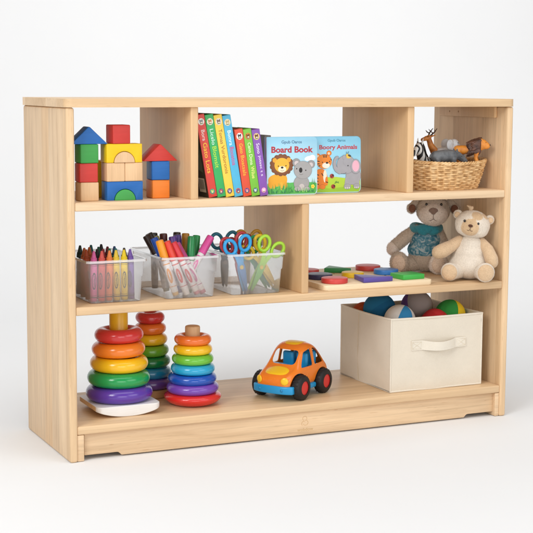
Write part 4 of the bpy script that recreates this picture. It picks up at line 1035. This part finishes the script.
# ------------------------------------------------------------------ toy car
def toy_car():
    t = thing('toy_car', 'orange toy car with blue bumper, yellow bonnet and black wheels', 'toy car', (.6330, .1330, Z4+.0003), (0, 0, math.atan2(-.536, -.844))); t.scale = (1.08,)*3
    # local +x is the front of the car
    orange = plastic('#ee7f22', .25, .5, 1.0, 0, .3); yellow = plastic('#f5c422', .28); blue = plastic('#1f95cf', .3); tyre = plastic('#211f20', .5, .35); red = plastic('#d83232', .3)
    # closed outer hull lofted along x: (x, half width, floor, shoulder height, roof height, roof half width)
    st = [(.093, .034, .028, .040, .046, .022), (.088, .043, .025, .048, .056, .032), (.078, .047, .024, .054, .0635, .036), (.062, .050, .024, .059, .0695, .038), (.050, .0515, .024, .063, .074, .039), (.042, .0525, .024, .066, .083, .038), (.026, .053, .024, .068, .108, .0375), (.012, .053, .024, .068, .1205, .0385),
          (-.006, .053, .024, .068, .1255, .039), (-.026, .053, .024, .068, .1245, .039), (-.044, .053, .024, .068, .116, .038), (-.060, .0525, .024, .067, .101, .0365), (-.076, .051, .024, .064, .082, .035), (-.087, .045, .026, .057, .068, .031), (-.093, .034, .030, .046, .055, .022)]
    def section(x, w, f, sh, rf, rw, inset=0.0):
        w -= inset; f += inset; rf -= inset; rw -= inset; pts = []
        ctl = [(w*.72, f), (w*.96, f+.006), (w, (f+sh)/2), (w*.985, sh-.004), (w*.93, sh+.003), (rw+(w-rw)*.45, sh+(rf-sh)*.45), (rw*1.04, sh+(rf-sh)*.80), (rw*.86, rf-.0035), (rw*.55, rf-.0008), (0, rf)]
        right = ctl; left = [(-a, b) for a, b in ctl[::-1][1:]]
        return [(x, a, b) for a, b in right+left]
    def hull(inset=0.0, x0=None, x1=None):
        b = bmesh.new(); g = []
        for s in st:
            if x0 is not None and not (x0 <= s[0] <= x1): continue
            g.append([b.verts.new(p) for p in section(*s, inset=inset)])
        n = len(g[0])
        for A, B in zip(g, g[1:]):
            for i in range(n): b.faces.new((A[i], A[(i+1) % n], B[(i+1) % n], B[i]))
        b.faces.new(g[0]); b.faces.new(g[-1][::-1]); bmesh.ops.recalc_face_normals(b, faces=b.faces)
        return b
    def sub(b, lv): return eval_mods([b], [('SUBSURF', dict(levels=lv, render_levels=lv))])
    outer = sub(hull(), 2)
    me = bpy.data.meshes.new('tmp'); outer.to_mesh(me); outer.free()
    body = bpy.data.objects.new('tmp', me); col.objects.link(body)
    cutters = []
    def cut(b):
        m = bpy.data.meshes.new('cut'); b.to_mesh(m); b.free(); o = bpy.data.objects.new('cut', m); col.objects.link(o); cutters.append(o)
        md = body.modifiers.new('cut', 'BOOLEAN'); md.operation = 'DIFFERENCE'; md.object = o; md.solver = 'EXACT'
    for x in (.0500, -.0500):                                                    # wheel arches
        for s in (-1, 1):
            q = lathe([(0, -.0213), (.0327, -.0213), (.0327, .0213), (0, .0213)], 44); q.transform(T(x+.0003*s, s*.0583, .0291) @ RX(R(90)) @ RZ(R(3.3))); cut(q)
    cut(sub(hull(.0026, -.088, .051), 2))                                        # cabin hollow
    def winpoly(p, r=.004):
        b = prism(p, -.08, .08); 
        bmesh.ops.bevel(b, geom=[e for e in b.edges if abs(e.verts[0].co.y-e.verts[1].co.y) > .1], offset=r, segments=4, affect='EDGES', profile=.5); return b
    cut(winpoly([(.0375, .0720), (.0165, .1060), (-.0120, .1125), (-.0130, .0720)], .0045))   # door windows
    cut(winpoly([(-.0205, .0725), (-.0200, .1125), (-.040, .1075), (-.057, .0910), (-.065, .0735)], .0045))  # rear quarter windows
    b = rbox(.008, .120, -.0325, .0325, .0785, .1095, .009, 4); cut(b)           # windscreen
    b = rbox(-.14, -.045, -.027, .027, .078, .100, .008, 4); cut(b)              # rear window
    dg = bpy.context.evaluated_depsgraph_get(); dg.update()
    m2 = bpy.data.meshes.new_from_object(body.evaluated_get(dg)); bb = bmesh.new(); bb.from_mesh(m2)
    for o in cutters: bpy.data.objects.remove(o)
    bpy.data.objects.remove(body)
    mb = MB(); mb.add(bb, orange); bo = mb.build('body', t, 32)
    # bonnet and roof patches follow the hull surface
    def on_top(x):
        for A, B in zip(st, st[1:]):
            if B[0] <= x <= A[0]:
                k = (A[0]-x)/(A[0]-B[0]); return [A[i]+(B[i]-A[i])*k for i in range(6)]
    from mathutils.bvhtree import BVHTree
    bv = BVHTree.FromBMesh((lambda q: (q.from_mesh(bo.data), q)[1])(bmesh.new()))
    def patch(cx, cy, rx, ry, name, rot=0, th=.0011, sup=2.6, axis='z'):
        b = bmesh.new(); rings = [[]]; cen = None
        for k in range(7):
            f = k/6; row = []
            for i in range(40):
                a = 2*math.pi*i/40; ca, sa = math.cos(a), math.sin(a)
                d = (abs(ca)**sup+abs(sa)**sup)**(-1/sup)
                x, y = cx+rx*f*d*ca, cy+ry*f*d*sa
                hit = bv.ray_cast(Vector((x, y, .3)), Vector((0, 0, -1)))
                zz = hit[0].z if hit[0] else .07
                row.append(b.verts.new((x, y, zz+(th if k < 6 else -.0006))))
            if k == 0:
                for v in row[1:]: b.verts.remove(v)
                cen = row[0]; prev = None
            else:
                for i in range(40):
                    if prev is None: b.faces.new((cen, row[i], row[(i+1) % 40]))
                    else: b.faces.new((prev[i], row[i], row[(i+1) % 40], prev[(i+1) % 40]))
                prev = row
        bmesh.ops.recalc_face_normals(b, faces=b.faces)
        mb = MB(); mb.add(b, yellow); mb.build(name, t, 60)
    patch(.0670, 0, .0165, .0315, 'bonnet_panel')
    patch(-.015, 0, .0260, .0240, 'roof_panel', sup=3.5)
    for s in (-1, 1):
        mb = MB(); mb.add(ball((.0905, s*.0345, .0475), (.0030, .0092, .0092), 20, 14, RZ(s*R(22))), yellow); mb.build('headlight', t)
    # bumpers and running boards
    def bumper(x, d):
        P = []; 
        for k in range(13):
            y = -.054+.108*k/12; P.append((x-d*.012*(abs(y)/.054)**3, y))
        b = bmesh.new(); th = .010
        q = [(px+d*.004, y) for px, y in P]+[(px-d*th, y) for px, y in P[::-1]]
        lo = [b.verts.new((px, y, .017)) for px, y in q]; hi = [b.verts.new((px, y, .0355)) for px, y in q]; n = len(q)
        b.faces.new(lo); b.faces.new(hi)
        for i in range(n): b.faces.new((lo[i], lo[(i+1) % n], hi[(i+1) % n], hi[i]))
        bmesh.ops.recalc_face_normals(b, faces=b.faces)
        bmesh.ops.bevel(b, geom=[e for e in b.edges if e.calc_face_angle(0) > .5], offset=.003, segments=3, affect='EDGES', profile=.5)
        mb = MB(); mb.add(b, blue)
        if d > 0:
            for s in (-1, 1): mb.add(ball((x+.0042-.002, s*.030, .0265), (.002, .0035, .0035), 12, 8), plastic('#1b84bb', .3))
        mb.build('bumper', t, 45)
    bumper(.0945, 1); bumper(-.0935, -1)
    mb = MB(); mb.add(rbox(-.080, .080, -.038, .038, .0185, .030, .004), blue); mb.add(rbox(-.0200, .0200, -.0555, .0555, .019, .0315, .004), blue); mb.build('chassis', t)
    # seats and dashboard
    for x, yy in ((-.004, -.019), (-.004, .019), (-.046, 0)):
        wd = .015 if yy else .030
        mb = MB(); mb.add(rbox(x-.012, x+.016, yy-wd, yy+wd, .052, .066, .005), blue); mb.add(rbox(x-.016, x-.004, yy-wd, yy+wd, .058, .099, .0055, 4), blue); mb.build('seat', t)
    mb = MB(); mb.add(rbox(.024, .040, -.044, .044, .056, .0775, .005), blue); mb.build('dashboard', t)
    for x in (.050, -.050):
        for s in (-1, 1):
            mb = MB(); Mw = T(x, s*.0545, .0292) @ RX(R(90)*s)
            pr = [(.0150, .0115), (.0175, .0120), (.0245, .0115), (.0282, .0085), (.0292, .0045), (.0292, -.0045), (.0282, -.0085), (.0245, -.0115), (.0160, -.0120)]
            mb.add(lathe(pr, 40), tyre, Mw)
            for k in range(20):
                a = 2*math.pi*k/20
                mb.add(rbox(-.0016, .0016, -.0006, .0006, -.0075, .0075, .0004, 1), tyre, Mw @ RZ(a) @ T(0, .0292, 0))
            w = mb.build('wheel', t, 40)
            mb = MB(); mb.add(lathe([(0, .0098), (.004, .0098), (.0052, .0082), (.0115, .0078), (.0130, .0100), (.0160, .0100), (.0172, .0080), (.0172, -.0100), (0, -.0100)], 32), red, Mw)
            for k in range(5): mb.add(rbox(-.0018, .0018, .004, .0130, .0070, .0094, .0007), red, Mw @ RZ(2*math.pi*k/5))
            mb.build('rim', w, 40)
    return t
toy_car()

# ------------------------------------------------------------------ fabric bin with balls
def fabric_bin():
    t = thing('fabric_bin', 'cream fabric storage bin with a front strap handle on the bottom shelf', 'storage bin', (.8655, .034, Z4+.0004), (0, 0, R(.6)))
    cloth = fabric('#e4dac9', 900.0, .045); w, d, h, th = .2775, .268, .1920, .0035
    rw = random.Random(11)
    def wall(x0, y0, x1, y1, nx, ny, sag, dip=0.0):
        """cloth wall with soft bulges between (x0,y0) and (x1,y1)"""
        b = bmesh.new(); n, m = 26, 16; L_ = math.hypot(x1-x0, y1-y0)
        ph = [rw.uniform(0, 6.28) for _ in range(6)]
        def pt(i, j, side):
            u, v = i/n, j/m
            e = math.sin(math.pi*u)*math.sin(math.pi*min(1, v*1.0))
            k = sag*e*(.6+.4*math.sin(3*u*3.1+ph[0]+2*v)) + .0009*math.sin(9*u+ph[1]+4*v)*math.sin(math.pi*u) + .0007*math.sin(14*v+6*u+ph[2])*math.sin(math.pi*u)
            k += side*th
            zz = v*h - dip*math.sin(math.pi*u)*v**3
            return (x0+(x1-x0)*u+nx*k, y0+(y1-y0)*u+ny*k, zz)
        o = [[b.verts.new(pt(i, j, 0)) for j in range(m+1)] for i in range(n+1)]; q = [[b.verts.new(pt(i, j, -1)) for j in range(m+1)] for i in range(n+1)]
        for i in range(n):
            for j in range(m):
                b.faces.new((o[i][j], o[i+1][j], o[i+1][j+1], o[i][j+1])); b.faces.new((q[i][j], q[i][j+1], q[i+1][j+1], q[i+1][j]))
            b.faces.new((o[i][m], o[i+1][m], q[i+1][m], q[i][m])); b.faces.new((o[i][0], q[i][0], q[i+1][0], o[i+1][0]))
        for j in range(m):
            b.faces.new((o[0][j], o[0][j+1], q[0][j+1], q[0][j])); b.faces.new((o[n][j], q[n][j], q[n][j+1], o[n][j+1]))
        bmesh.ops.recalc_face_normals(b, faces=b.faces); return b
    for a in ((0, 0, w, 0, 0, -1, .0018, .0012), (w, 0, w, d, 1, 0, .003, .002), (w, d, 0, d, 0, 1, .003, .002), (0, d, 0, 0, -1, 0, .0045, .0025)):
        mb = MB(); mb.add(wall(*a), cloth); mb.build('side_wall', t, 60)
    mb = MB(); mb.add(rbox(.002, w-.002, .002, d-.002, 0, .004, .001), cloth); mb.build('bottom', t)
    pipe = fabric('#ebe2d2'); mb = MB()
    def rim(u0, u1, dip): return [((u0[0]+(u1[0]-u0[0])*k/12), (u0[1]+(u1[1]-u0[1])*k/12), h-.0005-dip*math.sin(math.pi*k/12)) for k in range(12)]
    top = rim((0, 0), (w, 0), .0012)+rim((w, 0), (w, d), .002)+rim((w, d), (0, d), .002)+rim((0, d), (0, 0), .0025)
    mb.add(tube(top, .0028, 8, True), pipe)
    for x, y in ((0, 0), (w, 0), (0, d), (w, d)): mb.add(tube([(x, y, .002), (x, y, h-.002)], .0019, 8), pipe)
    mb.add(tube([(0, 0, .0022), (w, 0, .0022), (w, d, .0022), (0, d, .0022)], .0020, 8, True), pipe)
    mb.add(tube([(-.0021-.0026*math.sin(math.pi*k/10), d*.62, .004+(h-.008)*k/10) for k in range(11)], .0007, 6), fabric('#dccbb0'))
    mb.build('piping', t, 60)
    # strap handle
    x0, x1, zc, hw = .060, .226, .1195, .0125; b = bmesh.new(); n = 40; g = []
    for i in range(n+1):
        u = i/n; x = x0+(x1-x0)*u; f = 0 if u < .20 or u > .80 else math.sin(math.pi*(u-.20)/.60)
        y = -.0034-.0018*math.sin(math.pi*u)-.0115*f**.8 if f > 0 else -.0034-.0018*math.sin(math.pi*u)
        dz = -.0045*f; g.append([b.verts.new((x, y+o_, zc+dz+s*hw*(1-.10*f))) for o_, s in ((0, -1), (0, 1), (.0022, 1), (.0022, -1))])
    for A, B in zip(g, g[1:]):
        for k in range(4): b.faces.new((A[k], A[(k+1) % 4], B[(k+1) % 4], B[k]))
    b.faces.new(g[0]); b.faces.new(g[-1]); bmesh.ops.recalc_face_normals(b, faces=b.faces)
    mb = MB(); mb.add(b, pipe)
    st = fabric('#e6dac4')
    for xa, xb in ((x0+.002, x0+.029), (x1-.029, x1-.002)):
        yy = -.0058
        for P in (((xa, zc-.009), (xb, zc+.009)), ((xa, zc+.009), (xb, zc-.009)), ((xa, zc-.009), (xa, zc+.009)), ((xb, zc-.009), (xb, zc+.009)), ((xa, zc+.009), (xb, zc+.009)), ((xa, zc-.009), (xb, zc-.009))):
            mb.add(tube([(P[0][0], yy+.0018, P[0][1]), (P[1][0], yy+.0012, P[1][1])], .00032, 5), st)
    mb.build('strap_handle', t, 40)
    return t
fabric_bin()
BG = 'soft panelled balls in the fabric bin'
def soft_ball(loc, r, hexes, label, rot):
    b = bmesh.new(); bmesh.ops.create_uvsphere(b, u_segments=48, v_segments=24, radius=r)
    mats = [fabric(h, 700.0, .05) for h in hexes]; np_ = 6
    for f in b.faces:
        c = f.calc_center_median(); k = int((math.atan2(c.y, c.x) % (2*math.pi))/(2*math.pi/np_)); f.material_index = k % len(hexes)
    for v in b.verts:
        a = math.atan2(v.co.y, v.co.x) % (2*math.pi); dd = abs((a/(2*math.pi/np_)+.5) % 1-.5)
        v.co *= 1-.022*math.exp(-(dd*9)**2)*min(1, math.hypot(v.co.x, v.co.y)/r*1.5)
    mb = MB(); mb.addm(b, mats); o = mb.build('soft_ball', None, 180)
    return tag(o, label, 'ball', BG, loc, rot)
soft_ball((.9390, .118, .2560), .0420, ['#3f93cc', '#e9e5e0', '#e9e5e0'], 'white ball with a light blue panel at the front of the bin', (R(-18), R(-12), R(232)))
soft_ball((1.0400, .105, .2440), .0390, ['#d23a3c', '#d23a3c', '#c83436'], 'red ball low at the front between white and green balls', (R(80), 0, R(10)))
soft_ball((1.0960, .120, .2600), .0420, ['#f1cc2e', '#3c9c48', '#3c9c48'], 'green ball with a yellow panel at the right of the bin', (R(-14), R(-8), R(268)))
soft_ball((.9180, .190, .2760), .0440, ['#1f5f88', '#1f5f88', '#24688f'], 'dark blue ball in the shadow at the left of the bin', (R(50), R(10), R(40)))
soft_ball((1.0400, .200, .2760), .0440, ['#6d4a86', '#a99c98', '#a99c98'], 'grey ball with a purple panel at the back of the bin', (R(10), R(18), R(150)))
soft_ball((.9080, .258, .2540), .0330, ['#c4603a', '#c4603a', '#b8542f'], 'rust orange ball in the back left corner of the bin', (R(30), 0, 0))

# ------------------------------------------------------------------ camera
yaw, pitch, roll = R(24.8192), R(-7.3469), R(.3297)
f = Vector((math.sin(yaw)*math.cos(pitch), math.cos(yaw)*math.cos(pitch), math.sin(pitch)))
r0 = Vector((math.cos(yaw), -math.sin(yaw), 0)); u0 = r0.cross(f)
rt = math.cos(roll)*r0+math.sin(roll)*u0; up = -math.sin(roll)*r0+math.cos(roll)*u0
cam = bpy.data.cameras.new('camera'); co = bpy.data.objects.new('camera', cam); col.objects.link(co)
co.matrix_world = Matrix(((rt.x, up.x, -f.x, -.9318), (rt.y, up.y, -f.y, -3.0884), (rt.z, up.z, -f.z, .8737), (0, 0, 0, 1)))
cam.sensor_width = 36; cam.lens = 1419.1696/533*36; cam.clip_end = 100; cam.clip_start = .05
scene.camera = co

# ------------------------------------------------------------------ studio light
w = bpy.data.worlds.new('World'); scene.world = w; w.use_nodes = True
w.node_tree.nodes['Background'].inputs[0].default_value = (1, 1, 1, 1); w.node_tree.nodes['Background'].inputs[1].default_value = .34
def area(name, loc, target, sx, sy, energy, colr=(1, 1, 1)):
    l = bpy.data.lights.new(name, 'AREA'); l.shape = 'RECTANGLE'; l.size = sx; l.size_y = sy; l.energy = energy; l.color = colr
    o = bpy.data.objects.new(name, l); col.objects.link(o); o.location = loc
    o.rotation_euler = (Vector(target)-Vector(loc)).to_track_quat('-Z', 'Y').to_euler(); return o
area('key_softbox', (-2.9, -2.3, 2.5), (.5, .1, .45), 1.7, 1.7, 88, (1, .997, .99))
area('fill_softbox', (2.4, -3.6, 1.7), (.7, .1, .4), 2.6, 2.0, 36)
area('front_softbox', (-.6, -5.2, 1.0), (.6, .2, .4), 3.0, 1.8, 48)
area('overhead_softbox', (.2, -.9, 4.0), (.2, .1, 0), 4.5, 3.2, 97)
area('backdrop_lamp', (3.2, 1.3, 2.5), (3.2, 3.7, 1.15), 5.0, 1.2, 46)

# ------------------------------------------------------------------ render settings
scene.render.engine = 'CYCLES'
scene.cycles.use_denoising = True
scene.cycles.max_bounces = 8; scene.cycles.transparent_max_bounces = 24
scene.view_settings.view_transform = 'Standard'; scene.view_settings.look = 'None'; scene.view_settings.exposure = 0; scene.view_settings.gamma = 1
